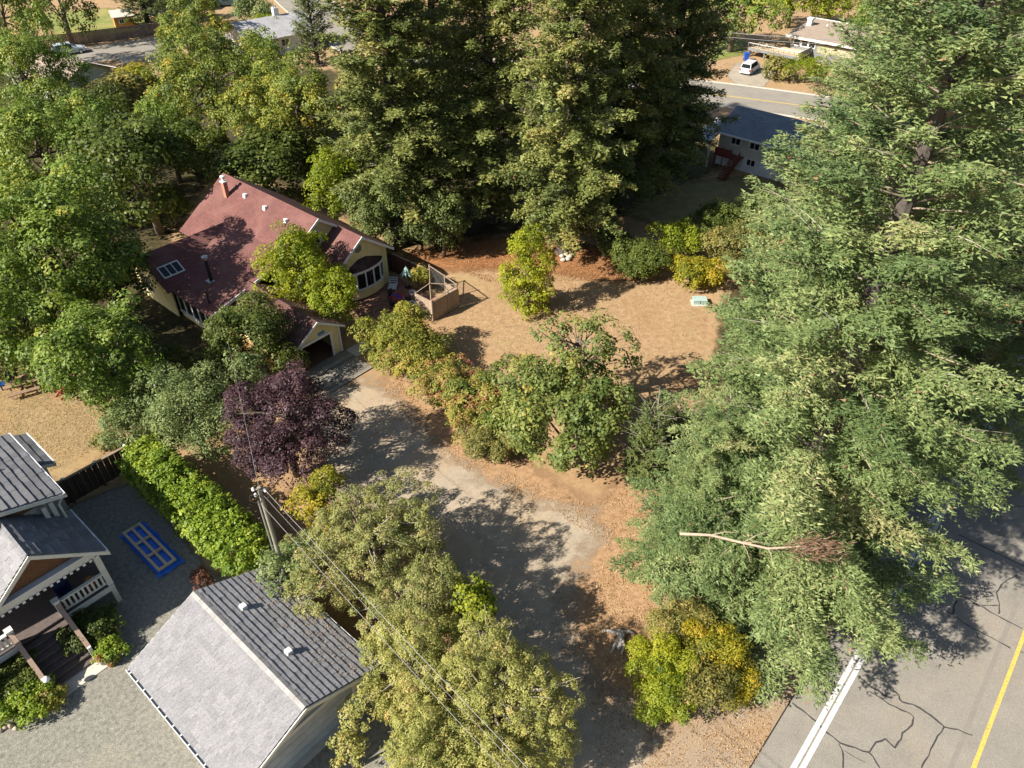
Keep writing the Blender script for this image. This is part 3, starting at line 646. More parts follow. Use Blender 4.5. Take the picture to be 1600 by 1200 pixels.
for k in range(4):
    for j in range(8):
        if k == 3 and j % 3: continue
        c = W(-24.22 + rg.uniform(-.05, .05), 3.5 + j * .235, .32 + k * .23); lg = MB(); lg.tube([c - E1 * .24, c + E1 * .24], .11 * rg.uniform(.8, 1.05), 6)
        lg.build('log', matte('cut_wood', [(.34, .19, .11), (.48, .31, .2)], 9, .9, .3, island=.25), rk)

# ------------------------------------------------------------------ the house with the porch
h = thing('porch_house', 'grey house with dark shingle roofs and a white-railed gabled porch', 'house', W(-33.5, 1.5, 0))
m = MB(); m.box(-38.0, -32.6, -6.0, 3.9, 0, 5.3); m.build('wall', m_wall_g, h)
m = MB(); m.prism([W(-32.6, -6, 5.3), W(-32.6, 3.9, 5.3), W(-32.6, -1.0, 6.9)], E1 * .02); m.build('gable_wall', m_brown, h)
zr = lambda b: 5.55 + .33 * (4.42 - b)
m = MB(); m.slab([W(-38.5, 4.42, zr(4.42)), W(-32.2, 4.42, zr(4.42)), W(-32.2, -1.0, zr(-1.0)), W(-38.5, -1.0, zr(-1.0))], .12); ro = m.build('roof_slope', m_black, h)
rows(ro, W(-38.5, 4.42, zr(4.42)), W(-32.2, 4.42, zr(4.42)), W(-38.5, -1, zr(-1)), W(-32.2, -1, zr(-1)), 15, m_shin_d, .4, .08, 8)
m = MB(); m.slab([W(-38.5, -6.4, zr(4.42)), W(-32.2, -6.4, zr(4.42)), W(-32.2, -1.0, zr(-1.0)), W(-38.5, -1.0, zr(-1.0))], .12); m.build('roof_slope', m_shin_d, h)
m = MB(); m.box(-38.55, -32.15, 4.42, 4.53, 5.42, 5.58); m.build('gutter', m_trim, h)
m = MB(); m.prism([W(-32.2, 4.55, 5.28), W(-32.2, 4.55, 5.5), W(-32.2, -1, zr(-1) - .04), W(-32.2, -1, zr(-1) - .27)], E1 * .05); m.build('fascia', m_trimc, h)
cbd = MB(); cbd.box(-32.62, -32.42, 3.72, 3.93, 0, 5.25); cbd.build('corner_board', m_trimc, h)
cbd = MB(); cbd.beam(W(-32.35, 3.45, 4.05), W(-32.35, 3.45, 5.3), .2, .2); cbd.build('roof_post', m_trimc, h)
ds = MB(); ds.tube([W(-32.3, 4.45, 5.45), W(-32.3, 4.1, 5.0), W(-32.3, 4.1, 4.1), W(-32.3, 4.0, .2)], .05, 6); ds.build('downpipe', m_trimc, h)
pv = MB(); pv.tube([W(-35.6, 2.6, zr(2.6) - .05), W(-35.6, 2.6, zr(2.6) + .35)], .05, 7); pv.build('vent_pipe', m_black, h)
m = MB(); m.slab([W(-40.7, 5.42, 3.55), W(-37.25, 5.42, 3.55), W(-37.25, 3.9, 4.25), W(-40.7, 3.9, 4.25)], .1); ro = m.build('lean_to_roof', m_black, h)
rows(ro, W(-40.7, 5.42, 3.55), W(-37.25, 5.42, 3.55), W(-40.7, 3.9, 4.25), W(-37.25, 3.9, 4.25), 4, m_shin_d, .4, .055, 9)
m = MB(); m.box(-40.72, -37.2, 5.42, 5.53, 3.42, 3.58); m.build('gutter', m_trim, h)
m = MB(); m.prism([W(-37.25, 5.5, 3.3), W(-37.25, 5.5, 3.5), W(-37.25, 3.92, 4.22), W(-37.25, 3.92, 4.0)], E1 * .05); m.build('fascia', m_trimc, h)
m = MB(); m.box(-40.4, -37.6, 3.9, 5.1, 0, 3.6); m.build('wall', m_wall_g, h)
# porch roof
PA, PB = -29.2, -33.0; RB, RZ, EZ = 1.75, 5.98, 3.75; BR, BL = 4.43, -.93
for sgn, be, sd in ((1, BR, 11), (-1, BL, 12)):
    m = MB(); m.slab([W(PB, be, EZ), W(PA, be, EZ), W(PA, RB, RZ), W(PB, RB, RZ)], .1); ro = m.build('porch_roof_slope', m_black, h)
    rows(ro, W(PB, be, EZ), W(PA, be, EZ), W(PB, RB, RZ), W(PA, RB, RZ), 12, m_shin_d if sgn > 0 else m_shin, .36, .075, sd)  # sunward slope takes the paler shingle: sunlight put into the colour
    m = MB(); m.prism([W(PA, be + sgn * .12, EZ - .33), W(PA, be + sgn * .12, EZ - .1), W(PA, RB + sgn * .003, RZ - .03), W(PA, RB + sgn * .003, RZ - .27)], E1 * .06); m.build('bargeboard', m_trimc, h)
    m = MB(); m.box(PB, PA + .02, be + (0 if sgn > 0 else -.11), be + (.11 if sgn > 0 else 0), EZ - .13, EZ + .02); m.build('gutter', m_trim, h)
for i in range(13):
    a0 = PB + .05 + i * .285; mm = MB(); zz = RZ + .03 + (i % 2) * .012
    for s in (1, -1): mm.hexa([W(a0, RB, zz - .02), W(a0 + .3, RB, zz - .02), W(a0 + .3, RB + s * .15, zz - .15), W(a0, RB + s * .15, zz - .15), W(a0, RB, zz + .03), W(a0 + .3, RB, zz + .03), W(a0 + .3, RB + s * .15, zz - .1), W(a0, RB + s * .15, zz - .1)])
    mm.build('ridge_tile', m_shin_d, h)
m = MB(); m.prism([W(-29.75, BL + .3, 3.95), W(-29.75, BR - .3, 3.95), W(-29.75, RB, 5.8)], E1 * .06); m.build('porch_gable', m_brown, h)
m = MB(); m.box(-29.72, -29.42, -6.0, 4.12, 3.55, 3.95); m.build('porch_beam', m_trimc, h)
m = MB(); m.box(-29.74, -29.36, -6.0, 4.14, 3.95, 4.02); m.build('beam_cap', m_trim, h)
for i in range(17):
    m = MB(); m.box(-29.42, -29.36, 3.95 - i * .3, 4.08 - i * .3, 3.46, 3.6); m.build('dentil', m_trim, h)
m = MB(); m.box(-32.6, -29.42, -6.0, 4.1, 1.2, 1.35); m.build('porch_floor', m_stair, h)
m = MB(); m.box(-29.42, -29.36, 1.72, 4.1, 1.08, 1.38); m.box(-29.42, -29.36, -6, -.32, 1.08, 1.38); m.build('floor_beam', m_trimc, h)
for b in (4.0, -4.2):
    m = MB(); m.box(-29.72, -29.44, b - .13, b + .13, 1.36, 3.55); m.build('column', m_trimc, h)
    m = MB(); m.box(-29.70, -29.46, b - .11, b + .11, 0, 1.2); m.build('column_foot', m_trimc, h)
def rail(b0, b1):
    m = MB(); m.box(-29.64, -29.46, b0, b1, 2.2, 2.28); r = m.build('railing', m_trimc, h); m = MB(); m.box(-29.60, -29.50, b0, b1, 1.5, 1.57); m.build('lower_rail', m_trimc, r)
    n = int((b1 - b0) / .2)
    for i in range(n):
        b = b0 + (i + .5) * (b1 - b0) / n; q = MB(); q.box(-29.585, -29.515, b - .05, b + .05, 1.57, 2.2); q.build('baluster', m_trimc, r)
rail(1.9, 3.87); rail(-4.05, -.5)
for b in (1.72, -.34):
    m = MB(); m.box(-29.66, -29.42, b - .12, b + .12, 1.36, 2.38); m.box(-29.70, -29.38, b - .16, b + .16, 2.38, 2.46); m.build('newel_post', m_trimc, h)
    m = MB(); m.beam(W(-29.42, b, 2.22), W(-27.25, b, .95), .2, .09); m.build('handrail', m_rail, h)
    m = MB(); m.prism([W(-29.4, b - .04, 1.3), W(-27.25, b - .04, 0), W(-27.25, b - .04, .9), W(-29.4, b - .04, 2.15)], E2 * .08); m.build('stair_side', m_stair, h)
    m = MB(); m.box(-27.32, -27.18, b - .08, b + .08, 0, 1.02); m.build('newel_post', m_trimc, h)
for k in range(7):
    a = -29.35 + k * .31; z = 1.2 - k * .175; m = MB(); m.box(a, a + .36, -.28, 1.66, z - .05, z); s = m.build('step', m_stair, h)
    q = MB(); q.box(a + .30, a + .32, -.28, 1.66, z - .19, z - .051); q.build('riser', m_stair, s)
m = MB(); m.box(-27.2, -26.45, -.5, 2.0, .0, .045); m.build('stair_pad', MATS['concrete'], h)
window(h, W(-32.58, -1.6, 2.4), E2, E1, 1.5, 1.3, 2); window(h, W(-32.58, 2.9, 2.5), E2, E1, 1.2, 1.2, 2)
m = MB(); m.box(-32.58, -32.54, .4, 1.35, 1.36, 3.35); dd = m.build('front_door', m_trim, h); m = MB(); m.lathe(W(-32.5, 1.22, 2.35), [(.02, -.04), (.04, 0), (.02, .04)], 8); m.build('handle', m_galv, dd)
m = MB(); m.lathe(W(-27.0, -.25, 1.12), [(.02, -.14), (.1, -.12), (.15, -.05), (.15, .04), (.1, .12), (.02, .15)], 14); gl = m.build('globe_lamp', glossy('globe_glass', (.75, .78, .78), .2), None, True)
tag(gl, 'round white globe lamp at the foot of the porch stair', 'lamp')
for k, (a, b, r, lab, mt, fl) in enumerate([(-26.75, 1.85, .2, 'grey pot of rusty foliage beside the bottom porch step', matte('pot_grey', [(.4, .4, .39)], 5), (.25, .1, .04)),
        (-26.35, 2.05, .17, 'small terracotta pot with a trimmed shrub at the stair foot', matte('terracotta', [(.32, .13, .06)], 5), (.1, .12, .03)),
        (-26.8, -.75, .24, 'tan clay pot of dry grass at the lamp side of the stair', matte('pot_tan', [(.36, .25, .15)], 5), (.3, .2, .08))]):
    t = thing('flower_pot', lab, 'pot', W(a, b, 0)); m = MB(); m.lathe(W(a, b, .03), [(r * .7, 0), (r, r * 1.5), (r * 1.08, r * 1.55), (r * .9, r * 1.5)], 12); m.build('pot', mt, t)
    me, C, LB = crown('foliage', 300 + k, r * 1.15, r * 1.1, .07, leafmat('pot_leaf%d' % k, [tuple(x * .6 for x in fl), fl, tuple(x * 1.4 for x in fl)]), cr=.12, k=4, limit=900); c = link(me, 'foliage', t, None); c.location = (0, 0, r * 2.3)
# things on the porch
t = thing('porch_chair', 'dark blue low armchair on the shaded porch behind the white railing', 'chair', W(-30.3, 2.3, 1.35)); mm_ = matte('navy_fabric', [(.012, .02, .06), (.02, .035, .1)], 8)
m = MB(); m.box(-30.7, -30.1, 2.0, 2.6, 1.6, 1.8); m.build('seat', mm_, t); m = MB(); m.box(-30.8, -30.66, 2.0, 2.6, 1.6, 2.3); m.build('backrest', mm_, t)
for b in (1.95, 2.57):
    m = MB(); m.box(-30.7, -30.1, b, b + .08, 1.6, 2.0); m.build('armrest', mm_, t)
for a in (-30.66, -30.18):
    for b in (2.04, 2.5):
        m = MB(); m.box(a, a + .06, b, b + .06, 1.351, 1.61); m.build('leg', m_black, t)
t = thing('wicker_basket', 'orange-brown wicker basket in the corner of the porch', 'basket', W(-30.1, 3.4, 1.36)); m = MB(); m.lathe(W(-30.1, 3.4, 1.352), [(.2, 0), (.3, .3), (.32, .42), (.27, .4)], 12)
m.build('basket_body', matte('wicker', [(.2, .1, .04), (.4, .22, .08)], 22, .8, .6), t); m = MB(); m.lathe(W(-30.1, 3.4, 1.73), [(.26, 0), (.2, .1), (.05, .14)], 10); m.build('blanket', matte('ochre_cloth', [(.5, .24, .07)], 9), t)
# blue tarp under a timber frame
t = thing('blue_tarpaulin', 'bright blue tarpaulin spread on the gravel beneath a timber frame', 'tarp', W(-31.3, 6.6, 0)); rg = random.Random(7); mb = MB(); nx, ny = 22, 8
pts = []
for i in range(nx + 1):
    for j in range(ny + 1):
        a = -33.4 + i * 4.2 / nx; b = 6.0 + j * 1.4 / ny; inn = (-33.15 < a < -29.4) and (6.1 < b < 7.1)
        pts.append(W(a + rg.uniform(-.05, .05) + (.15 if j == ny else 0), b + rg.uniform(-.05, .05), (.2 if inn else .05) + rg.uniform(0, .05)))
mb.add(pts, [(i * (ny + 1) + j, (i + 1) * (ny + 1) + j, (i + 1) * (ny + 1) + j + 1, i * (ny + 1) + j + 1) for i in range(nx) for j in range(ny)]); mb.build('tarp_sheet', m_tarp, t, True)
t = thing('timber_frame', 'new pale timber frame of six bays lying on the blue tarpaulin', 'frame', W(-31.3, 6.6, .2))
for b in (6.18, 6.62, 7.06):
    m = MB(); m.beam(W(-33.2, b, .34), W(-29.4, b, .34), .14, .1); m.build('rail', m_newwood, t)
for k in range(4):
    for b0, b1 in ((6.24, 6.56), (6.68, 7.0)):
        a = -33.13 + k * 1.222; m = MB(); m.beam(W(a, b0, .338), W(a, b1, .338), .14, .09); m.build('crosspiece', m_newwood, t)
# dark board fence
t = thing('board_fence', 'dark brown board fence with capped posts between the lawn and the hedge', 'fence', W(-37.8, 7, 0))
for i in range(34):
    b = 3.6 + i * .165
    m = MB(); m.box(-37.83 + (i % 2) * .03, -37.80 + (i % 2) * .03, b, b + .155, .05, 1.75 + random.Random(i).uniform(-.02, .02)); m.build('board', m_fence, t)
for b in (3.7, 5.5, 7.3, 9.1):
    m = MB(); m.box(-37.78, -37.67, b - .06, b + .06, 0, 1.9); p = m.build('post', m_fence, t); m = MB(); m.lathe(W(-37.725, b, 1.9), [(.1, 0), (.11, .04), (.02, .1)], 8); m.build('post_cap', m_trimc, p)
m = MB(); m.box(-37.84, -37.68, 3.6, 9.2, 1.78, 1.83); m.build('cap_rail', m_wood, t)
rg = random.Random(12)
for k in range(14):
    u, v = [(0, 1140), (8, 1136), (17, 1133), (25, 1138), (34, 1128), (44, 1126), (52, 1120), (60, 1118), (190, 1020), (187, 1000), (184, 985), (178, 1026), (168, 1030), (-8, 1142)][k]
    p = G(u, v, .08); m = MB(); m.rock(p, .2 * rg.uniform(.6, 1.1), .17 * rg.uniform(.6, 1.1), .15 * rg.uniform(.7, 1.1), rg); o = m.build('border_stone', matte('stone_tan', [(.32, .25, .18), (.5, .42, .33)], 6, .9, .4), None, True)
    tag(o, 'rounded tan stone edging the porch shrub bed', 'stone', 'stones edging the porch shrub beds')

# ------------------------------------------------------------------ the yellow house with the red roof
y = thing('yellow_house', 'yellow house with a long red shingle roof and a bow window', 'house', W(-48, 26, 0))
z1 = lambda b: 6.4 - .68 * (29.35 - b)
A0, A1 = -57.6, -44.8
def slope(name, pts, t=.14, mat=None): m = MB(); m.slab([W(*p) for p in pts], t); return m.build(name, mat or m_red, y)
slope('roof_slope', [(A0, 29.35, 6.4), (A1, 29.35, 6.4), (A1, 26.4, 4.4), (A0, 26.4, 4.4)])
slope('roof_slope', [(A0, 26.4, 4.4), (-53.4, 26.4, 4.4), (-53.4, 24.3, 2.97), (A0, 24.3, 2.97)])
lz = lambda b: 4.4 - .268 * (26.4 - b)
slope('low_roof', [(-53.4, 26.4, 4.4), (-45.1, 26.4, 4.4), (-45.1, 19.3, lz(19.3)), (-50.3, 19.3, lz(19.3))])
# tall gable continues down beside the low roof
slope('roof_slope', [(-45.1, 26.4, 4.4), (A1, 26.4, 4.4), (A1, 24.6, 3.2), (-45.1, 24.6, 3.2)])
slope('roof_slope', [(A0, 29.35, 6.4), (A1, 29.35, 6.4), (A1, 33.85, 3.16), (A0, 33.85, 3.16)])
slope('wing_roof', [(-53.4, 26.4, 4.42), (-53.4, 19.0, 4.42), (-50.2, 19.0, 2.5), (-50.2, 19.32, 2.5)])
slope('wing_roof', [(-53.4, 26.4, 4.42), (-53.4, 19.0, 4.42), (-56.6, 19.0, 2.5), (-56.6, 24.6, 2.5)])
slope('extension_roof', [(-46.5, 31.02, 5.2), (-42.0, 31.02, 5.2), (-42.0, 28.1, 3.16), (-46.5, 28.1, 3.16)])
slope('extension_roof', [(-44.8, 31.02, 5.2), (-42.0, 31.02, 5.2), (-42.0, 33.85, 3.16), (-44.8, 33.85, 3.16)])
for (a, bp, zp, bl, zl, br, zr_) in ((A1, 29.35, 6.4, 24.6, 3.2, 31.0, 5.22), (-42.0, 31.02, 5.2, 28.0, 3.1, 33.95, 3.08)):
    for be, ze in ((bl, zl), (br, zr_)):
        m = MB(); m.prism([W(a, be, ze - .25), W(a, be, ze - .02), W(a, bp + (.002 if be > bp else -.002), zp - .02), W(a, bp + (.002 if be > bp else -.002), zp - .25)], E1 * .06); m.build('bargeboard', m_trim, y)
m = MB(); m.prism([W(-45.1, 19.2, lz(19.3) - .3), W(-45.1, 19.2, lz(19.3) - .05), W(-45.1, 24.4, lz(24.4) - .03), W(-45.1, 24.4, lz(24.4) - .28)], E1 * .06); m.build('bargeboard', m_trim, y)
m = MB(); m.prism([W(-45.25, 29.3, 0), W(-45.25, 33.4, 0), W(-45.25, 33.4, 3.3), W(-45.25, 29.35, 6.15), W(-45.25, 25, 3.2), W(-45.25, 25, 0)], E1 * .1); m.build('wall', m_wall_y, y)
m = MB(); m.prism([W(-42.45, 28.55, 0), W(-42.45, 33.45, 0), W(-42.45, 33.45, 3.25), W(-42.45, 31.02, 5.0), W(-42.45, 28.55, 3.25)], E1 * .1); m.build('wall', m_wall_y, y)
for (a0, a1, b0, b1, zt) in ((-57.2, -42.46, 33.36, 33.46, 3.3), (-57.2, -57.1, 24.7, 33.35, 3.0), (-45.2, -42.46, 28.55, 28.65, 3.2), (-50.6, -45.5, 19.75, 19.85, 2.35), (-45.6, -45.5, 19.86, 25.0, 2.4), (-56.2, -50.61, 19.4, 19.5, 2.45), (-56.2, -56.1, 19.51, 24.6, 2.4)):
    m = MB(); m.box(a0, a1, b0, b1, 0, zt); m.build('wall', m_wall_y, y)
m = MB(); m.prism([W(-56.2, 19.45, 2.4), W(-50.6, 19.45, 2.4), W(-53.4, 19.45, 4.1)], E2 * .06); m.build('wing_gable', m_wall_y, y)
for i in range(5):
    a = -50.1 + i * .98; window(y, W(a, 19.75, 1.35), E1, -E2, .8, 1.45, 1)
m = MB(); m.box(-50.7, -45.4, 19.66, 19.74, .38, .5); m.build('sill', m_trim, y)
window(y, W(-54.6, 19.4, 1.5), E1, -E2, 1.4, 1.2, 2)
window(y, W(-45.15, 28.9, 4.75), E2, E1, .9, .95, 2)
# round vent in the extension gable
m = MB(); m.lathe(W(-42.34, 30.75, 4.15), [(.34, 0), (.34, .05), (.26, .06)], 16, (E2, Z, E1)); m.build('gable_medallion', matte('bronze_grey', [(.2, .18, .15)], 9), y)
# bow window
bw = MB(); cs_ = []; cb, hw, dp = 31.0, 1.95, .75
for i in range(11):
    t = -1 + 2 * i / 10; cs_.append((cb + hw * t, -42.35 + dp * (1 - t * t) ** .6 if abs(t) < 1 else -42.35))
def bow(z0, z1_, out, name, mat, inset=0.0):
    m = MB(); lo = [W(a + (out if 0 < i < 10 else 0), b, z0) for i, (b, a) in enumerate(cs_)]; hi = [W(a + (out if 0 < i < 10 else 0), b, z1_) for i, (b, a) in enumerate(cs_)]
    n = len(lo); m.add(lo + hi, [(i, i + 1, i + 1 + n, i + n) for i in range(n - 1)] + [tuple(range(n - 1, -1, -1)), tuple(range(n, 2 * n))]); return m.build(name, mat, bo)
bo = MB(); bo.add([W(a, b, .25) for b, a in cs_] + [W(a, b, 1.0) for b, a in cs_], [(i, i + 1, i + 12, i + 11) for i in range(10)] + [tuple(range(10, -1, -1)), tuple(range(11, 22))]); bo = bo.build('bow_window', m_wall_y, y)
bow(1.0, 1.1, .06, 'sill', m_trim); bow(2.42, 2.62, .06, 'head', m_trim)
for i in range(0, 10, 2):
    (b0, a0), (b1, a1) = cs_[i], cs_[i + 2]; p0, p1 = W(a0, b0, 0), W(a1, b1, 0); U = (p1 - p0).normalized(); Nn = U.cross(Z)
    m = MB(); m.obox((p0 + p1) / 2 + Z * 1.76 - Nn * .03, U, Z, Nn, (p1 - p0).length / 2 - .04, .66, .01); m.build('pane', m_glass, bo)
for i in range(0, 11, 2):
    b0, a0 = cs_[i]; m = MB(); m.box(a0 - .07, a0 + .05, b0 - .05, b0 + .05, 1.1, 2.42); m.build('mullion', m_trim, bo)
m = MB(); top = [W(a + .06, b, 2.63) for b, a in cs_] + [W(-42.34, cb + hw * .2, 3.25), W(-42.34, cb - hw * .2, 3.25)]; n = 11
m.add(top, [(i, i + 1, 12 if i < 5 else 11) for i in range(10)] + [(5, 11, 12)]); m.build('bow_roof', m_annex, bo)
# chimney, flue, roof vents, skylight
m = MB(); c0 = W(-55.25, 28.0, 5.2); m.box(-55.44, -55.06, 27.83, 28.17, 5.1, 6.7); ch = m.build('chimney', m_brick, y); m = MB(); m.box(-55.5, -55.0, 27.77, 28.23, 6.7, 6.78); m.lathe(W(-55.25, 28.0, 6.78), [(.13, 0), (.13, .3), (.2, .32), (.2, .42), (.02, .5)], 10); m.build('chimney_pot', m_trim, ch)
for a, b in ((-53.3, 28.55), (-50.4, 28.4), (-47.5, 28.25)): vent(y, a, b, z1(b), .34, .24)
fl0 = G(364, 447, 0); b_f = 22.0
pb = W(-48.5, 21.8, 0)
m = MB(); m.tube([W(-48.3, 21.6, lz(21.6) - .1), W(-48.3, 21.6, lz(21.6) + 1.75)], .13, 10); fo = m.build('flue_pipe', m_black, y); m = MB(); m.lathe(W(-48.3, 21.6, lz(21.6) + 1.75), [(.13, 0), (.14, .15), (.24, .18), (.24, .28), (.05, .36)], 12); m.build('flue_cap', m_galv, fo)
m = MB(); m.box(-48.6, -48.0, 21.3, 21.9, lz(21.3) - .05, lz(21.3) + .12); m.build('flashing', m_galv, fo)
m = MB(); m.tube([W(-46.3, 20.1, lz(20.1) - .1), W(-46.3, 20.1, lz(20.1) + 1.1)], .06, 8); m.build('vent_pipe', m_black, y)
wz = lambda a: 4.42 - .6 * (a + 53.4); sn = (E1 * .6 + Z).normalized(); su = (E1 - Z * .6).normalized()
window(y, W(-51.6, 20.3, wz(-51.6) + .02), E2, sn, 1.5, .9, 3, m_trim, V=su)
# annex with its open door and plank deck
ax = thing('garage_annex', 'small yellow gabled garage with an open dark doorway and brown roof', 'garage', W(-40, 23, 0))
for be in (20.85, 25.08):
    m = MB(); m.slab([W(-45.4, 22.95, 3.64), W(-37.35, 22.95, 3.64), W(-37.35, be, 2.3), W(-45.4, be, 2.3)], .12); m.build('roof_slope', m_annex, ax)
    m = MB(); m.prism([W(-37.35, be, 2.12), W(-37.35, be, 2.28), W(-37.35, 22.95, 3.62), W(-37.35, 22.95, 3.44)], E1 * .05); m.build('bargeboard', m_trim, ax)
m = MB(); m.prism([W(-37.75, 21.1, 2.05), W(-37.75, 24.75, 2.05), W(-37.75, 24.75, 2.35), W(-37.75, 22.95, 3.48), W(-37.75, 21.1, 2.35)], E1 * .1); m.box(-37.75, -37.65, 24.05, 24.75, 0, 2.05); m.box(-37.75, -37.65, 21.1, 21.3, 0, 2.05); m.build('front_wall', m_wall_y, ax)
for b in (21.1, 24.65):
    m = MB(); m.box(-45.3, -37.76, b, b + .1, 0, 2.35); m.build('side_wall', m_wall_y, ax)
m = MB(); m.box(-42.6, -42.5, 21.21, 24.64, 0, 2.4); m.build('back_wall', matte('dim_board', [(.16, .13, .1)], 4), ax)
m = MB(); m.box(-37.64, -37.58, 21.25, 24.05, 2.02, 2.2); m.box(-37.64, -37.58, 23.93, 24.08, 0, 2.02); m.box(-37.64, -37.58, 24.66, 24.78, 0, 2.3); m.build('door_frame', m_trim, ax)
m = MB(); m.box(-37.64, -37.6, 23.0, 23.55, 2.3, 2.5); m.build('blue_plaque', matte('plaque_blue', [(.08, .22, .42)], 5), ax)
m = MB(); m.box(-42.4, -37.7, 21.22, 24.6, .0, .06); m.build('floor', m_brown, ax)
dk = thing('plank_deck', 'weathered grey plank deck ramp before the open annex doorway', 'deck', W(-36, 23, 0))
for i in range(22):
    a = -37.62 + i * .142; m = MB(); m.box(a, a + .112, 21.25 + random.Random(i).uniform(-.02, .02), 24.9 + random.Random(i + 50).uniform(-.02, .02), .10 - i * .002, .135 - i * .002); m.build('plank', m_deck, dk)
for b in (21.4, 23.1, 24.75):
    m = MB(); m.box(-37.6, -34.55, b - .05, b + .05, 0, .092); m.build('joist', m_fence, dk)
sh_ = tag(MB().box(-37.6, -36.4, 25.0, 26.6, .0, .02).build('concrete_path', MATS['concrete']), kind='structure')

# ------------------------------------------------------------------ patio beside the bow window
def onB(u, v, b):
    r = G(u, v, 0) - Vector((0, 0, H)); k = b / r.dot(E2); return Vector((0, 0, H)) + r * k
pv_ = MB(); pv_.poly([W(-42.3, 28.6, .03), W(-36.9, 28.6, .03), W(-36.9, 34.2, .03), W(-42.3, 34.2, .03)])
pt = tag(pv_.build('patio', matte('patio_base', [(.12, .07, .05), (.18, .10, .07)], 3, .9, .3)), kind='structure')
rg = random.Random(3); m_paver = matte('red_paver', [(.20, .10, .07), (.32, .17, .11)], 6, .9, .3, island=.25)
for i in range(18):
    for j in range(14):
        if len([c for c in pt.children]) >= 260: break
        a, b = -42.28 + i * .3, 28.7 + (j + .5 * (i % 2)) * .38; m = MB(); m.box(a, a + .285, b, b + .365, .028, .05 + rg.uniform(0, .01)); m.build('paver', m_paver, pt)
f1 = thing('picket_fence', 'weathered board fence corner round the patio with wire trellis above', 'fence', W(-36.5, 32.5, 0))
def boards(t, p, q, h_, n, mat, jit=.04, th=.02):
    p, q = Vector(p), Vector(q); d = (q - p) / n; U = d.normalized(); Nn = U.cross(Z)
    for i in range(n):
        c = p + d * (i + .5); hh = h_ + rg.uniform(-jit, jit); m = MB(); m.obox(c + Z * hh / 2, U, Nn, Z, d.length * .47, th / 2, hh / 2); m.build('board', mat, t)
boards(f1, W(-37.35, 31.72, 0), W(-35.52, 31.72, 0), 1.75, 11, m_wood); boards(f1, W(-35.5, 31.74, 0), W(-35.4, 34.45, 0), 1.7, 17, m_wood)
boards(f1, W(-35.42, 34.5, 0), W(-37.0, 34.6, 0), 1.5, 9, m_wood)
for a, b, hh in ((-37.3, 31.8, 1.8), (-35.55, 31.8, 1.85), (-35.5, 34.4, 2.1), (-37.0, 34.6, 2.2), (-38.9, 34.8, 2.3), (-37.2, 33.2, 2.1)):
    m = MB(); m.beam(W(a, b, 0), W(a, b, hh), .08, .08); m.build('post', m_wood, f1)
for p, q in ((W(-37.3, 31.8, 1.68), W(-35.55, 31.8, 1.68)), (W(-35.5, 34.4, 2.0), W(-37.0, 34.6, 2.1)), (W(-37.0, 34.6, 2.1), W(-38.9, 34.8, 2.2)), (W(-37.2, 33.2, 2.0), W(-35.5, 34.4, 2.0)), (W(-38.9, 34.8, 2.2), W(-37.2, 33.2, 2.05)), (W(-37.2, 33.2, 2.0), W(-37.3, 31.8, 1.75)), (W(-35.55, 31.8, 1.7), W(-35.5, 34.4, 1.95))):
    m = MB(); m.beam(p, q, .05, .05); m.build('rail', m_wood, f1)
wm = MB()
for i in range(9):
    z = 1.0 + i * .12; wm.beam(W(-37.0, 34.62, z), W(-38.9, 34.82, z), .008, .008)
for i in range(12):
    b = i / 11; p = W(-37.0 - 1.9 * b, 34.62 + .2 * b, .9); wm.beam(p, p + Z * 1.2, .008, .008)
wm.build('wire_mesh', m_galv, f1)
f2 = thing('side_fence', 'dark reddish board fence running out from the yellow house corner', 'fence', W(-41.5, 34.9, 0))
boards(f2, W(-44.0, 34.0, 0), W(-43.4, 34.7, 0), 1.7, 4, m_fence); boards(f2, W(-43.4, 34.7, 0), W(-39.0, 34.85, 0), 1.65, 26, matte('red_fence', [(.09, .035, .022), (.15, .06, .038)], 6, .85, .3, island=.2))
for a in (-43.4, -41.2, -39.05):
    m = MB(); m.beam(W(a, 34.78, 0), W(a, 34.78, 1.75), .1, .1); m.build('post', m_fence, f2)
m = MB(); m.beam(W(-43.4, 34.78, 1.68), W(-39.0, 34.92, 1.68), .1, .05); m.build('cap_rail', m_wood, f2)
# lounger
t = thing('patio_lounger', 'pale grey reclining lounger standing below the bow window', 'lounger', W(-41.2, 33.0, .05)); ml = matte('pale_plastic', [(.55, .58, .58), (.66, .68, .67)], 5, .5)
U = (W(-41.0, 32.55, 0) - W(-41.75, 33.45, 0)).normalized(); S = U.cross(Z)
c0 = W(-41.35, 32.95, 0)
for i in range(10):
    c = c0 + U * (-.55 + i * .13) + Z * (.33 + max(0, (3 - i)) * .12); m = MB(); m.obox(c, U, S, Z, .055, .3, .015); m.build('slat', ml, t)
for s in (-1, 1):
    m = MB(); m.beam(c0 + S * .31 * s + U * -.15 + Z * .31, c0 + S * .31 * s + U * .7 + Z * .31, .04, .05); m.beam(c0 + S * .31 * s + U * -.6 + Z * .68, c0 + S * .31 * s + U * -.15 + Z * .31, .04, .05); m.build('side_rail', ml, t)
    for k in (-.15, .6):
        m = MB(); m.beam(c0 + S * .31 * s + U * k + Z * .05, c0 + S * .31 * s + U * k + Z * .3, .04, .04); m.build('leg', ml, t)
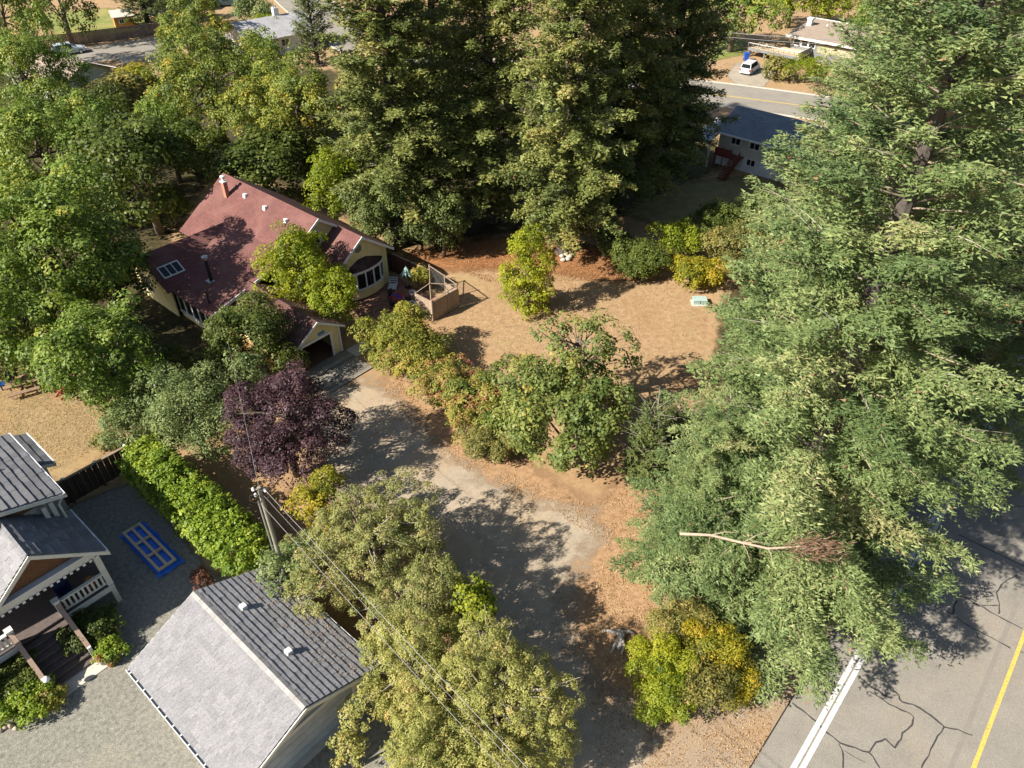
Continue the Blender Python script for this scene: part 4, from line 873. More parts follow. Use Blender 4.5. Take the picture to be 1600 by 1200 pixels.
# folded parasol
t = thing('patio_parasol', 'half folded pale green parasol on the patio', 'parasol', W(-40.5, 33.75, .05)); c = W(-40.5, 33.75, 0); m = MB(); m.tube([c + Z * .05, c + Z * 2.0], .025, 8); m.build('pole', m_galv, t)
m = MB(); m.lathe(c + Z * .05, [(.25, 0), (.25, .06), (.05, .1)], 12); m.build('base', m_black, t)
m = MB(); vs = [c + Z * 2.0]
for j in range(16):
    an = j * math.pi / 8; r = .55 if j % 2 == 0 else .22; vs.append(c + Vector((math.cos(an) * r, math.sin(an) * r, 1.15 if j % 2 == 0 else 1.35)))
m.add(vs, [(0, 1 + j, 1 + (j + 1) % 16) for j in range(16)]); m.build('canopy', matte('mint_fabric', [(.30, .48, .44), (.45, .62, .57)], 6), t)
# table with chairs
t = thing('patio_table', 'round dark patio table with a red and blue cloth', 'table', W(-39.3, 31.6, .05)); c = W(-39.3, 31.6, 0)
m = MB(); m.lathe(c + Z * .72, [(.5, 0), (.52, .02), (.5, .04)], 18); tb = m.build('table_top', matte('cloth_red', [(.18, .02, .03), (.35, .05, .05)], 6), t)
m = MB(); m.obox(c + Z * .767, E1, E2, Z, .42, .14, .004); m.build('blue_runner', matte('cloth_blue', [(.03, .04, .3)], 6), tb)
for j in range(4):
    an = j * 1.57 + .6; d = Vector((math.cos(an), math.sin(an), 0)); m = MB(); m.beam(c + d * .4 + Z * .05, c + d * .3 + Z * .72, .04, .04); m.build('leg', m_black, t)
for k, (an, lb) in enumerate(((.2, 'dark slatted garden chair drawn up on the fence side of the patio table'), (2.3, 'dark slatted garden chair on the house side of the patio table'), (4.4, 'dark slatted garden chair between the patio table and the round bush'))):
    d = Vector((math.cos(an), math.sin(an), 0)); s = d.cross(Z); cc = c + d * .8; t2 = thing('garden_chair', lb, 'chair', cc + Z * .05, 'chairs round the patio table')
    m = MB(); m.obox(cc + Z * .45, d, s, Z, .22, .22, .02); m.build('seat', m_black, t2)
    for q in range(4):
        m = MB(); m.obox(cc + d * .23 + s * (-.165 + q * .11) + Z * .7, s, d, Z, .035, .012, .25); m.build('back_slat', m_black, t2)
    for q, w_ in ((-1, -1), (-1, 1), (1, -1), (1, 1)):
        m = MB(); m.beam(cc + d * .19 * q + s * .19 * w_ + Z * .05, cc + d * .19 * q + s * .19 * w_ + Z * .44, .035, .035); m.build('leg', m_black, t2)
for (a, b, lb) in ((-39.35, 33.2, 'white round planter beside the patio trellis post'), (-38.2, 32.1, 'white round planter near the corner of the board fence')):
    t = thing('round_planter', lb, 'planter', W(a, b, .05)); m = MB(); m.lathe(W(a, b, .05), [(.16, 0), (.24, .3), (.26, .34), (.2, .33), (.19, .25)], 14); m.build('planter_bowl', m_trim, t); m = MB(); m.lathe(W(a, b, .3), [(.19, 0), (.02, .02)], 12); m.build('soil', m_dark, t)
# ------------------------------------------------------------------ utility pole and cables
P0 = Vector((-11.0, 20.6, 0)); PH_ = 9.0
p = G(404, 762, PH_); P0 = Vector((p.x, p.y, 0))
t = thing('utility_pole', 'grey timber utility pole with cables between hedge and thicket', 'pole', P0)
m = MB(); m.tube([P0, P0 + Z * PH_], [.12, .085], 12); m.build('post', matte('pole_timber', [(.20, .195, .15), (.30, .29, .23)], 5, .9, .5, bscale=20), t)
m = MB(); m.tube([P0 + Vector((-.2, -.05, 0)), P0 + Vector((-.17, -.05, PH_ - .8))], .035, 6); m.build('conduit', m_galv, t)
for k, (dx, dz) in enumerate(((-.25, -.1), (.25, -.15), (-.22, -.45))):
    m = MB(); c = P0 + Vector((dx, 0, PH_ + dz)); m.lathe(c, [(.03, -.08), (.07, -.04), (.04, 0), (.07, .04), (.03, .1)], 10); m.build('insulator', m_trim, t)
    m = MB(); m.beam(P0 + Z * (PH_ + dz), c, .03, .03); m.build('bracket', m_galv, t)
for k, (cx, cz, rr) in enumerate(((.2, -.2, .45), (-.25, -.55, .35))):
    m = MB(); m.tube([P0 + Vector((cx + math.cos(q * .6) * rr * .6, -.12, PH_ + cz + math.sin(q * .6) * rr * .7)) for q in range(11)], .018, 5, False); m.build('cable_loop', m_black, t)
m_cab = matte('cable_grey', [(.22, .215, .21), (.32, .31, .30)], 20, .6, .1)
def cable(p, q, sag, label, r=.022, grp=None):
    p, q = Vector(p), Vector(q); pts = [p.lerp(q, i / 24) - Z * sag * 4 * (i / 24) * (1 - i / 24) for i in range(25)]; m = MB(); m.tube(pts, r, 5, False); o = m.build('overhead_cable', m_cab, None, True); tag(o, label, 'cable', grp)
dv = (G(812, 1200, 8.0) - (P0 + Z * PH_)); dv.z = 0; dv.normalize(); sdv = dv.cross(Z)
far = P0 + dv * 46
cable(P0 + Vector((.25, 0, PH_ - .15)), far + sdv * -.15 + Z * 9.0, 1.0, 'thick pale bundled cable from the pole running over the birch', .011)
cable(P0 + Vector((.1, 0, PH_ - .45)), far + sdv * -.05 + Z * 8.7, 1.0, 'thin pale cable just below the thick bundled cable over the birch', .007)
cable(P0 + Vector((-.15, 0, PH_ - .9)), far + sdv * .35 + Z * 8.2, 1.0, 'lower pale telephone cable crossing over the garage roof edge', .009)
cable(P0 + Vector((0, 0, PH_ - .05)), W(-45.6, 20.5, 3.0), .5, 'service cable dropping from the pole to the yellow house over the plum', .007)
# ------------------------------------------------------------------ odd things on the lot
t = thing('driftwood_stump', 'bleached forked stump lying on the fallen leaves by the drive', 'stump', G(968, 1000, 0)); c = G(968, 998, 0); mw = matte('bleached_wood', [(.3, .27, .23), (.5, .46, .40)], 9, .85, .5)
m = MB(); m.tube([c + Vector((-.1, .42, .1)), c + Vector((.12, .15, .2)), c + Vector((-.05, -.35, .12)), c + Vector((-.12, -.6, .05))], [.12, .2, .18, .08], 8); m.build('log', mw, t, True)
for e in (((-.5, .32, .14), (-.8, .42, .06)), ((.45, .3, .16), (.8, .22, .06)), ((-.3, -.45, .12), (-.5, -.8, .04)), ((.15, -.5, .1), (.0, -.85, .03))):
    m = MB(); m.tube([c + Vector((.08, .15 if e[0][1] > 0 else -.2, .2)), c + Vector(e[0]), c + Vector(e[1])], [.13, .09, .04], 7); m.build('root', mw, t, True)
m = MB(); c = G(1092, 474, 0); m.obox(c + Z * .04, E1, E2, Z, .62, .75, .04); ub = m.build('utility_box_pad', MATS['concrete'], None); bpy.data.objects.remove(ub)
t = thing('utility_box', 'low pale green utility cabinet on the dry lawn by the yellow bush', 'box', c); U = Vector((1, 0, 0)); Vv = Vector((0, 1, 0))
m = MB(); m.obox(c + Z * .04, U, Vv, Z, .62, .45, .04); m.build('pad', MATS['concrete'], t); m = MB(); m.obox(c + Z * .24, U, Vv, Z, .5, .33, .17); bx = m.build('cabinet', matte('pale_green_steel', [(.26, .36, .33), (.33, .42, .39)], 5, .5), t)
m = MB(); m.obox(c + Z * .435, U, Vv, Z, .54, .37, .025); m.build('lid', matte('pale_green_steel2', [(.34, .44, .41)], 5, .5), t); m = MB(); m.obox(c + Vector((0, -.335, .25)), U, Z, Vv, .02, .1, .01); m.build('latch', m_black, bx)
rg = random.Random(9)
for k, (u, v) in enumerate(((878, 400), (884, 398), (890, 401), (887, 405), (880, 406), (893, 397))):
    m = MB(); m.rock(G(u, v, .14), .26 * rg.uniform(.7, 1.2), .22, .2, rg); tag(m.build('pale_rock', matte('pale_stone', [(.32, .30, .25), (.48, .45, .39)], 6, .9, .3), None, True), 'pale rock in the little heap before the biggest fir trunk', 'rock', 'rocks heaped before the fir trunk')
# picnic table and chairs on the side lawn
t = thing('picnic_table', 'brown picnic table with benches in maple shade on the side lawn', 'table', G(40, 608, 0)); c = G(40, 610, 0); mt = matte('picnic_wood', [(.22, .14, .09), (.33, .22, .145)], 6, .8, .3, island=.15)
U = Vector((.86, .5, 0)); S = U.cross(Z)
for i in range(5):
    m = MB(); m.obox(c + S * (-.34 + i * .17) + Z * .76, U, S, Z, .95, .078, .02); m.build('table_plank', mt, t)
for s in (-1, 1):
    for q in (.0, .17):
        m = MB(); m.obox(c + S * s * (.7 + q) + Z * .45, U, S, Z, .95, .078, .02); m.build('bench_plank', mt, t)
    for k in (-.7, .7):
        m = MB(); m.beam(c + U * k + S * s * .8 + Z * .0, c + U * k + S * s * .25 + Z * .74, .09, .04); m.build('leg', mt, t)
for k in (-.7, .7):
    m = MB(); m.beam(c + U * k - S * .85 + Z * .41, c + U * k + S * .85 + Z * .41, .04, .09); m.build('bench_bearer', mt, t)
def adirondack(c, rz, col, label):
    t = thing('adirondack_chair', label, 'chair', c); M = Matrix.Rotation(rz, 3, 'Z'); X, Y = M @ Vector((1, 0, 0)), M @ Vector((0, 1, 0)); mt_ = matte('paint_' + label.split()[0], [col], 4, .5)
    for i in range(4):
        m = MB(); m.obox(c + Y * (-.2 + i * .13) + Z * (.36 - i * .03), X, Y, Z, .27, .058, .012); m.build('seat_slat', mt_, t)
    for i in range(5):
        m = MB(); B = (Z * .9 - Y * -.42).normalized(); m.obox(c + Y * .33 + X * (-.22 + i * .11) + Z * .62 + Y * .12, X, Y, B, .048, .012, .36 + .05 * (2 - abs(i - 2))); m.build('back_slat', mt_, t)
    for s in (-1, 1):
        m = MB(); m.obox(c + X * s * .32 + Z * .56, X, Y, Z, .07, .4, .012); m.build('armrest', mt_, t)
        m = MB(); m.beam(c + X * s * .3 - Y * .3, c + X * s * .3 - Y * .3 + Z * .55, .06, .08); m.build('leg', mt_, t)
        m = MB(); m.beam(c + X * s * .28 - Y * .25 + Z * .34, c + X * s * .28 + Y * .55 + Z * .03, .04, .1); m.build('leg', mt_, t)
adirondack(G(103, 616, 0), 2.6, (.36, .03, .03), 'red adirondack chair on the edge of the side lawn')
adirondack(G(8, 604, 0), -.6, (.02, .09, .32), 'blue adirondack chair beside the picnic table')

# ------------------------------------------------------------------ houses across the way
def far_window(parent, a, b, z, w_, h_, n=2): window(parent, W(a, b, z), E1, -E2, w_, h_, n)
m_beige = siding('beige_stucco', (.50, .48, .42), .3); m_bluroof = uvroof('blue_grey_shingle', (.20, .24, .28), (.155, .19, .23), (.10, .12, .15), .4, .2, .4, big=(.5, (.2, .22, .24), .5)); m_whs = siding('white_lap', (.60, .64, .68), .18)
t = thing('beige_house', 'two-storey beige house with blue-grey roof and reddish outside stair', 'house', W(-29.5, 75, 0)); b0 = 72.6
zt = 3.55; m = MB(); m.box(-34.3, -22.0, b0, b0 + 8, 1.55, zt); m.build('upper_wall', m_beige, t); m = MB(); m.box(-34.3, -22.0, b0 + .1, b0 + 7.9, 0, 1.55); m.build('lower_wall', m_whs, t)
m = MB(); m.slab([W(-34.8, b0 - .5, zt), W(-21.6, b0 - .5, zt), W(-21.6, b0 + 4, zt + 1.5), W(-34.8, b0 + 4, zt + 1.5)], .12); m.build('roof_slope', m_bluroof, t)
m = MB(); m.slab([W(-34.8, b0 + 8.5, zt), W(-21.6, b0 + 8.5, zt), W(-21.6, b0 + 4, zt + 1.5), W(-34.8, b0 + 4, zt + 1.5)], .12); m.build('roof_slope', m_bluroof, t)
m = MB(); m.box(-34.85, -21.55, b0 - .6, b0 - .5, zt - .12, zt + .04); m.build('gutter', m_trim, t)
for s in (-34.3, -22.1):
    m = MB(); m.prism([W(s, b0, zt), W(s, b0 + 8, zt), W(s, b0 + 4, zt + 1.35)], E1 * .1); m.build('gable_wall', m_beige, t)
for a in (-32.4, -30.3, -28.0, -25.5): far_window(t, a, b0, 2.95, 1.0, .72)
for a in (-32.3, -30.4): far_window(t, a, b0 + .1, 1.1, .9, .6)
m = MB(); m.box(-29.4, -26.9, b0 + .02, b0 + .1, .1, 1.5); m.build('garage_door', m_whs, t)
m_rst = matte('red_brown_stain', [(.13, .03, .022), (.2, .055, .04)], 6, .8, .2)
for i in range(9):
    z = 1.5 - i * .165; m = MB(); m.box(-32.2 + i * .0, -31.3, b0 - 1.4 - i * .26, b0 - 1.12 - i * .26, z - .05, z); m.build('stair_tread', m_rst, t)
m = MB(); m.prism([W(-31.25, b0 - 1.1, 1.4), W(-31.25, b0 - 3.6, 0), W(-31.25, b0 - 3.6, .9), W(-31.25, b0 - 1.1, 2.4)], E1 * .06); m.build('stair_side', m_rst, t)
m = MB(); m.box(-34.0, -31.2, b0 - 1.2, b0 - .02, 1.42, 1.52); m.build('landing', m_rst, t)
for a in (-34.0, -33.1, -32.2): 
    m = MB(); m.box(a, a + .08, b0 - 1.2, b0 - 1.12, 0, 2.35); m.build('landing_post', m_rst, t)
m = MB(); m.box(-34.0, -32.2, b0 - 1.22, b0 - 1.14, 1.55, 2.3); m.build('landing_guard', m_rst, t)
m = MB(); m.slab([W(-36.6, b0 - 1.6, 2.9), W(-34.5, b0 - 1.6, 2.9), W(-34.5, b0 + 3.4, 3.5), W(-36.6, b0 + 3.4, 3.5)], .06); co = m.build('carport_roof', matte('pale_metal_roof', [(.5, .56, .6), (.64, .69, .72)], 3, .45, .1), t)
for i in range(6):
    m = MB(); a = -36.5 + i * .38; m.slab([W(a, b0 - 1.62, 2.97), W(a + .05, b0 - 1.62, 2.97), W(a + .05, b0 + 3.4, 3.57), W(a, b0 + 3.4, 3.57)], .06); m.build('roof_rib', m_trim, co)
for a in (-36.5, -34.6):
    m = MB(); m.box(a, a + .12, b0 - 1.5, b0 - 1.38, 0, 2.86); m.build('carport_post', m_trim, t)
m = MB(); m.box(-36.5, -34.5, b0 - 1.49, b0 - 1.40, 2.5, 2.8); m.build('carport_beam', m_trim, t)

t = thing('deck_house', 'flat-roofed khaki house with a long raised deck across the street', 'house', W(-42, 118, 0)); b0 = 115.2; zt = 3.05
m_khaki = siding('khaki_board', (.40, .37, .24), .4, 0); m_dk = siding('slate_paint', (.17, .18, .18), .3)
m = MB(); m.box(-45.9, -36.2, b0, b0 + 8.6, 0, zt - .1); m.build('wall', m_dk, t)
m = MB(); m.box(-41.8, -36.3, b0 - .06, b0 - .005, 1.35, 2.45); m.build('upper_cladding', m_khaki, t)
for i in range(14):
    m = MB(); a = -41.75 + i * .4; m.box(a, a + .07, b0 - .1, b0 - .06, 1.36, 2.44); m.build('batten', m_khaki, t)
m = MB(); m.slab([W(-46.5, b0 - .7, zt), W(-35.8, b0 - .7, zt), W(-35.8, b0 + 9.3, zt + .5), W(-46.5, b0 + 9.3, zt + .5)], .22); m.build('flat_roof', matte('tar_gravel', [(.27, .21, .16), (.34, .27, .21)], 2, .9, .2), t)
m = MB(); m.prism([W(-46.55, b0 - .78, zt - .25), W(-35.75, b0 - .78, zt - .25), W(-35.75, b0 - .78, zt + .06), W(-46.55, b0 - .78, zt + .06)], E2 * .07)
for a in (-46.58, -35.8): m.prism([W(a, b0 - .7, zt - .25), W(a, b0 + 9.3, zt + .25), W(a, b0 + 9.3, zt + .6), W(a, b0 - .7, zt + .1)], E1 * .07)
m.prism([W(-46.5, b0 + 9.3, zt + .25), W(-35.8, b0 + 9.3, zt + .25), W(-35.8, b0 + 9.3, zt + .6), W(-46.5, b0 + 9.3, zt + .6)], E2 * .07); m.build('roof_edge', m_trimc, t)
m = MB(); m.box(-46.2, -45.5, b0 + 5.2, b0 + 6.0, zt, zt + 1.2); ch = m.build('chimney', m_trimc, t); m = MB(); m.box(-46.3, -45.4, b0 + 5.1, b0 + 6.1, zt + 1.2, zt + 1.35); m.build('chimney_cap', m_trim, ch)
for a, b in ((-43.5, 6.5), (-41, 6), (-39, 5), (-40.5, 7.5)):
    m = MB(); m.lathe(W(a, b0 + b, zt + .25), [(.12, 0), (.12, .25), (.16, .27), (.02, .35)], 8); m.build('roof_vent', m_trim, t)
for i, a in enumerate((-45.0, -43.8, -42.7)): far_window(t, a, b0, 2.2, .9, .75, 1)
m = MB(); m.box(-50.6, -42.6, b0 - 4.0, b0 - .02, 1.05, 1.25); m.build('deck_floor', m_newwood, t)
m = MB(); m.box(-50.65, -42.55, b0 - 4.06, b0 - 4.0, .95, 1.3); m.build('deck_fascia', m_dk, t)
for i in range(11):
    a = -50.6 + i * .79; m = MB(); m.box(a, a + .06, b0 - 4.0, b0 - 3.94, 1.25, 1.95); m.build('guard_post', m_dk, t)
m = MB(); m.box(-50.6, -42.6, b0 - 4.0, b0 - 3.92, 1.95, 2.0); m.box(-42.66, -42.6, b0 - 3.92, b0 - .1, 1.95, 2.0); m.build('guard_rail', m_trim, t)
m = MB(); m.box(-42.64, -42.6, b0 - 3.92, b0 - .1, 1.25, 1.93); m.build('guard_panel', m_dk, t)
for a in (-50.4, -48.0, -46.0, -43.0):
    m = MB(); m.box(a, a + .15, b0 - 3.9, b0 - 3.75, 0, 1.04); m.build('deck_post', m_dk, t)
m = MB(); m.box(-49.6, -46.2, b0 - .5, b0 - .01, 0, 1.0); m.build('basement_wall', m_trimc, t)
for a in (-48.9, -46.8):
    m = MB(); m.box(a, a + .5, b0 - .56, b0 - .5, .12, .95); m.build('side_light', m_trim, t)
m = MB(); m.box(-44.3, -43.6, b0 - .1, b0 - .02, .05, .95); m.build('door', m_brick, t)

# vehicles
def vehicle(name, label, cat, loc, rz, col, L=4.7, Wd=1.85, Ht=1.7, kind='van', sc_=1.0):
    t = thing(name, label, cat, loc); t.rotation_euler = (0, 0, rz); t.scale = (sc_,) * 3; O = Vector(loc)
    mt = glossy('paint_' + cat + name, col, .25); X, Y = Vector((1, 0, 0)), Vector((0, 1, 0)); ORI[t] = Vector((0, 0, 0)); hw = Wd / 2
    def loft(secs, nm, mat, par):   # secs: list of (x, z_bottom, z_top, half width bottom, half width top)
        m = MB(); vs = []
        for x, zb, ztp, w0, w1 in secs: vs += [(x, -w0, zb), (x, w0, zb), (x, w1 * 1.0, (zb + ztp) / 2 + .1), (x, w1, ztp), (x, -w1, ztp), (x, -w1 * 1.0, (zb + ztp) / 2 + .1)]
        n = len(secs); fs = [(i * 6 + j, i * 6 + (j + 1) % 6, (i + 1) * 6 + (j + 1) % 6, (i + 1) * 6 + j) for i in range(n - 1) for j in range(6)] + [(5, 4, 3, 2, 1, 0), tuple((n - 1) * 6 + j for j in range(6))]
        return m.add(vs, fs).build(nm, mat, par)
    bz = .95 if kind != 'pickup' else 1.0
    bd = loft([(-L / 2, .45, bz - .05, hw * .9, hw * .9), (-L / 2 + .15, .3, bz, hw, hw * .97), (L / 2 - 1.2, .3, bz, hw, hw * .97), (L / 2 - .35, .32, bz - .15, hw * .97, hw * .9), (L / 2, .42, bz - .35, hw * .85, hw * .8)], 'body', mt, t)
    if kind == 'pickup': gx = (-.5, -.35, .7, 1.35)
    elif kind == 'suv': gx = (-L / 2 + .15, -L / 2 + .5, .35, 1.05)
    else: gx = (-L / 2 + .08, -L / 2 + .35, .55, 1.5)
    rf = loft([(gx[0], bz - .02, bz + .02, hw * .93, hw * .9), (gx[1], bz - .02, Ht, hw * .94, hw * .74), (gx[2], bz - .02, Ht - .02, hw * .94, hw * .74), (gx[3], bz - .02, bz + .02, hw * .92, hw * .86)], 'cabin', mt, t)
    for s in (-1, 1):
        for x0, x1 in (((gx[1] + .05, (gx[1] + gx[2]) / 2 - .05), ((gx[1] + gx[2]) / 2 + .05, gx[2]))):
            zz0, zz1 = bz + .08, Ht - .12; f = lambda z: hw * (.94 - .2 * (z - bz) / (Ht - bz)) + .03
            m = MB(); m.add([(x0, s * f(zz0), zz0), (x1 + .12, s * f(zz0), zz0), (x1, s * f(zz1), zz1), (x0 + .03, s * f(zz1), zz1)], [(0, 1, 2, 3)]); m.build('side_window', m_glass, rf)
    def inc(xa, xb, nm):
        m = MB(); za, zb = bz + .1, Ht - .08; tt = lambda z: (z - bz) / (Ht - bz); sx = 1 if xb < xa else -1
        xA, xB = xa + (xb - xa) * tt(za) + sx * .03, xa + (xb - xa) * tt(zb) + sx * .03
        m.add([(xA, -hw * .8, za), (xA, hw * .8, za), (xB, hw * .66, zb), (xB, -hw * .66, zb)], [(0, 1, 2, 3)]); m.build(nm, m_glass, rf)
    inc(gx[3], gx[2], 'windscreen'); inc(gx[0], gx[1], 'rear_window')
    if kind == 'pickup':
        m = MB(); m.add([(-L / 2 + .2, -hw * .8, bz + .012), (-.6, -hw * .8, bz + .012), (-.6, hw * .8, bz + .012), (-L / 2 + .2, hw * .8, bz + .012)], [(0, 1, 2, 3)]); m.build('cargo_bed', m_black, t)
    for x in (-L / 2 + .85, L / 2 - .9):
        for s in (-1, 1):
            m = MB(); m.lathe((x, s * (hw - .1), .33), [(.2, -.1), (.32, -.1), (.33, 0), (.32, .1), (.2, .1)], 14, (X, Z, Y)); wh = m.build('wheel', m_black, t)
            m = MB(); m.lathe((x, s * (hw - .1), .33), [(.05, -.12), (.2, -.115), (.2, .115), (.05, .12)], 12, (X, Z, Y)); m.build('rim', m_galv, wh)
    for s in (-1, 1):
        m = MB(); m.obox((-L / 2 - .0, s * hw * .8, .78), X, Y, Z, .03, .1, .14); m.build('tail_light', glossy('red_lamp', (.4, .02, .02), .2), t)
        m = MB(); m.obox((L / 2 - .06, s * hw * .62, .6), X, Y, Z, .06, .18, .07); m.build('headlight', glossy('clear_lamp', (.8, .8, .8), .1), t)
    for x in (-L / 2 - .02, L / 2 - .02):
        m = MB(); m.obox((x, 0, .42), X, Y, Z, .06, hw * .86, .09); m.build('bumper', mt if kind == 'van' else m_black, t)
    m = MB(); m.obox((-L / 2 - .085, 0, .62), X, Y, Z, .008, .2, .06); m.build('number_plate', m_trim, t)
    return t
vd = G(1186, 103) - G(1163, 119)
vehicle('parked_minivan', 'silver minivan parked in the drive of the deck house', 'van', G(1171, 112), math.atan2(vd.y, vd.x), (.52, .53, .55), 4.6, 1.8, 1.65, 'van', .92)
vehicle('parked_suv', 'pale silver car parked on the street along the board fence', 'car', G(110, 84), R_(35), (.45, .5, .56), 4.6, 1.85, 1.55, 'suv', 1.0)
vehicle('parked_pickup', 'dark grey-green pickup parked by the far blue house', 'truck', G(352, 9), R_(14), (.05, .075, .075), 5.2, 1.95, 1.75, 'pickup', 1.0)
t = thing('recycling_bin', 'bright blue wheeled bin beside the silver minivan drive', 'bin', G(1165, 95)); c = G(1165, 95); m = MB(); m.hexa([c + Vector(q) for q in ((-.28, -.3, .08), (.28, -.3, .08), (.28, .3, .08), (-.28, .3, .08), (-.35, -.38, 1.05), (.35, -.38, 1.05), (.35, .38, 1.05), (-.35, .38, 1.05))]); m.build('bin_body', matte('bin_blue', [(.02, .08, .4)], 5, .4), t)
m = MB(); m.obox(c + Z * 1.09, Vector((1, 0, 0)), Vector((0, 1, 0)), Z, .38, .42, .04); m.build('lid', matte('bin_blue', None), t)
for s in (-1, 1):
    m = MB(); m.lathe(c + Vector((s * .26, .32, .12)), [(.03, -.05), (.12, -.04), (.12, .04), (.03, .05)], 10, (Vector((0, 1, 0)), Z, Vector((1, 0, 0)))); m.build('wheel', m_black, t)
# top-left neighbourhood
t = thing('garden_shed', 'small orange timber garden shed with pale roof behind the street fence', 'shed', G(196, 42)); c = G(196, 42); U = (G(208, 43) - G(183, 46)).normalized(); S = Vector((-U.y, U.x, 0)); mo = siding('orange_board', (.52, .24, .07), .15)
m = MB(); m.obox(c + Z * .95, U, S, Z, 1.5, 1.2, .95); m.build('wall', mo, t)
for s in (-1, 1):
    m = MB(); m.slab([c + U * -1.8 + S * s * 1.5 + Z * 1.85, c + U * 1.8 + S * s * 1.5 + Z * 1.85, c + U * 1.8 + Z * 2.7, c + U * -1.8 + Z * 2.7], .08); m.build('roof_slope', matte('pale_shed_roof', [(.5, .46, .42), (.62, .58, .53)], 3), t)
    m = MB(); m.prism([c + U * s * 1.5 + S * -1.2 + Z * 1.9, c + U * s * 1.5 + S * 1.2 + Z * 1.9, c + U * s * 1.5 + Z * 2.6], U * .02); m.build('gable', mo, t)
window(t, c - S * 1.2 - U * .4 + Z * 1.15, U, -S, .6, .6, 2); m = MB(); m.obox(c - S * 1.22 + U * .7 + Z * .85, U, S, Z, .4, .03, .8); m.build('door', mo, t)
t = thing('street_fence', 'long weathered board fence along the side street', 'fence', G(170, 60)); boards(t, G(40, 80), G(262, 52), 1.7, 84, matte('grey_brown_board', [(.13, .095, .075), (.22, .165, .13)], 5, .9, .3, island=.25), .05)
m = MB(); m.beam(G(40, 80) + Z * 1.72, G(262, 52) + Z * 1.72, .12, .05); m.build('cap_rail', m_wood, t)
def simple_house(name, label, c, U, hl, hw, zt, rise, wallm, roofm, windows=2, chim=False):
    t = thing(name, label, 'house', c); S = Vector((-U.y, U.x, 0)); c = Vector(c); m = MB(); m.obox(c + Z * zt / 2, U, S, Z, hl, hw, zt / 2); m.build('wall', wallm, t)
    for s in (-1, 1):
        m = MB(); m.slab([c + U * -(hl + .5) + S * s * (hw + .5) + Z * (zt - .1), c + U * (hl + .5) + S * s * (hw + .5) + Z * (zt - .1), c + U * (hl + .5) + Z * (zt + rise), c - U * (hl + .5) + Z * (zt + rise)], .14); m.build('roof_slope', roofm, t)
        m = MB(); m.prism([c + U * s * hl - S * hw + Z * zt, c + U * s * hl + S * hw + Z * zt, c + U * s * hl + Z * (zt + rise - .15)], U * -s * .1); m.build('gable', wallm, t)
        m = MB(); m.beam(c + S * s * (hw + .55) - U * (hl + .5) + Z * (zt - .12), c + S * s * (hw + .55) + U * (hl + .5) + Z * (zt - .12), .1, .14); m.build('gutter', m_trim, t)
    for i in range(windows): window(t, c - S * hw + U * (hl * (2 * (i + .5) / windows - 1)) + Z * zt * .6, U, -S, 1.2, .9, 2)
    if chim:
        m = MB(); q = c + U * chim[0] + S * chim[1]; m.obox(q + Z * (zt + rise * .5 + .6), U, S, Z, .4, .35, 1.3); ch_ = m.build('chimney', m_trim, t)
        for s in (-1, 1):
            m = MB(); m.lathe(q + U * s * .18 + Z * (zt + rise * .5 + 1.9), [(.1, 0), (.12, .3), (.02, .32)], 8); m.build('chimney_pot', m_galv, ch_)
    return t
m_pale = uvroof('pale_grey_shingle', (.42, .42, .43), (.36, .36, .37), (.25, .25, .26), .4, .2, .3); m_tanr = uvroof('tan_shingle', (.36, .29, .23), (.3, .24, .19), (.2, .16, .13), .4, .2, .3); m_pw = siding('pale_wall', (.6, .6, .57), .2); m_bw = siding('blue_wall', (.38, .45, .52), .2)
simple_house('grey_roof_house', 'house with a pale grey roof and white chimney by the street bend', G(430, 75), Vector((.75, .66, 0)).normalized(), 5.5, 3.8, 2.6, 1.9, m_pw, m_pale, 3, (1.2, .3))
simple_house('tan_roof_house', 'house with a tan roof half hidden by maples near the side street', G(105, 140), Vector((.9, -.43, 0)).normalized(), 5, 3.6, 2.5, 1.7, m_pw, m_tanr, 2)
simple_house('blue_house', 'pale blue house beyond the street fence', G(262, 14), Vector((.9, .4, 0)).normalized(), 4.5, 4, 3.0, 1.8, m_bw, m_tanr, 2)
simple_house('far_white_house', 'pale house at the far edge beside the green lawn', G(180, -8), Vector((.95, .3, 0)).normalized(), 4, 3.5, 2.8, 1.6, m_pw, m_pale, 2)
t = simple_house('white_cottage', 'white cottage glimpsed between the tall firs', G(915, 222), E1, 3.6, 2.8, 2.3, 1.3, m_pw, matte('bright_roof', [(.68, .67, .64), (.8, .79, .76)], 3), 2)
t = thing('red_canopy', 'bright red awning panel glimpsed between fir trunks by the white cottage', 'awning', G(932, 246)); c = G(931, 242, 1.2); U = E1
m = MB(); m.slab([c - U * .75 - E2 * .6, c + U * .75 - E2 * .6, c + U * .75 + E2 * .6 + Z * .5, c - U * .75 + E2 * .6 + Z * .5], .05); m.build('awning_sheet', matte('red_sheet', [(.5, .05, .02), (.62, .08, .03)], 3, .5), t)
for s in (-1, 1):
    m = MB(); q = c + U * s * .7 - E2 * .55; m.beam(Vector((q.x, q.y, 0)), q, .06, .06); m.build('post', m_galv, t)
cable(G(1080, 45, 5.5), G(1420, 66, 5.5), .3, 'upper street cable passing in front of the deck house', .04); cable(G(1080, 52, 5.0), G(1420, 74, 5.0), .3, 'lower street cable passing in front of the deck house', .03)

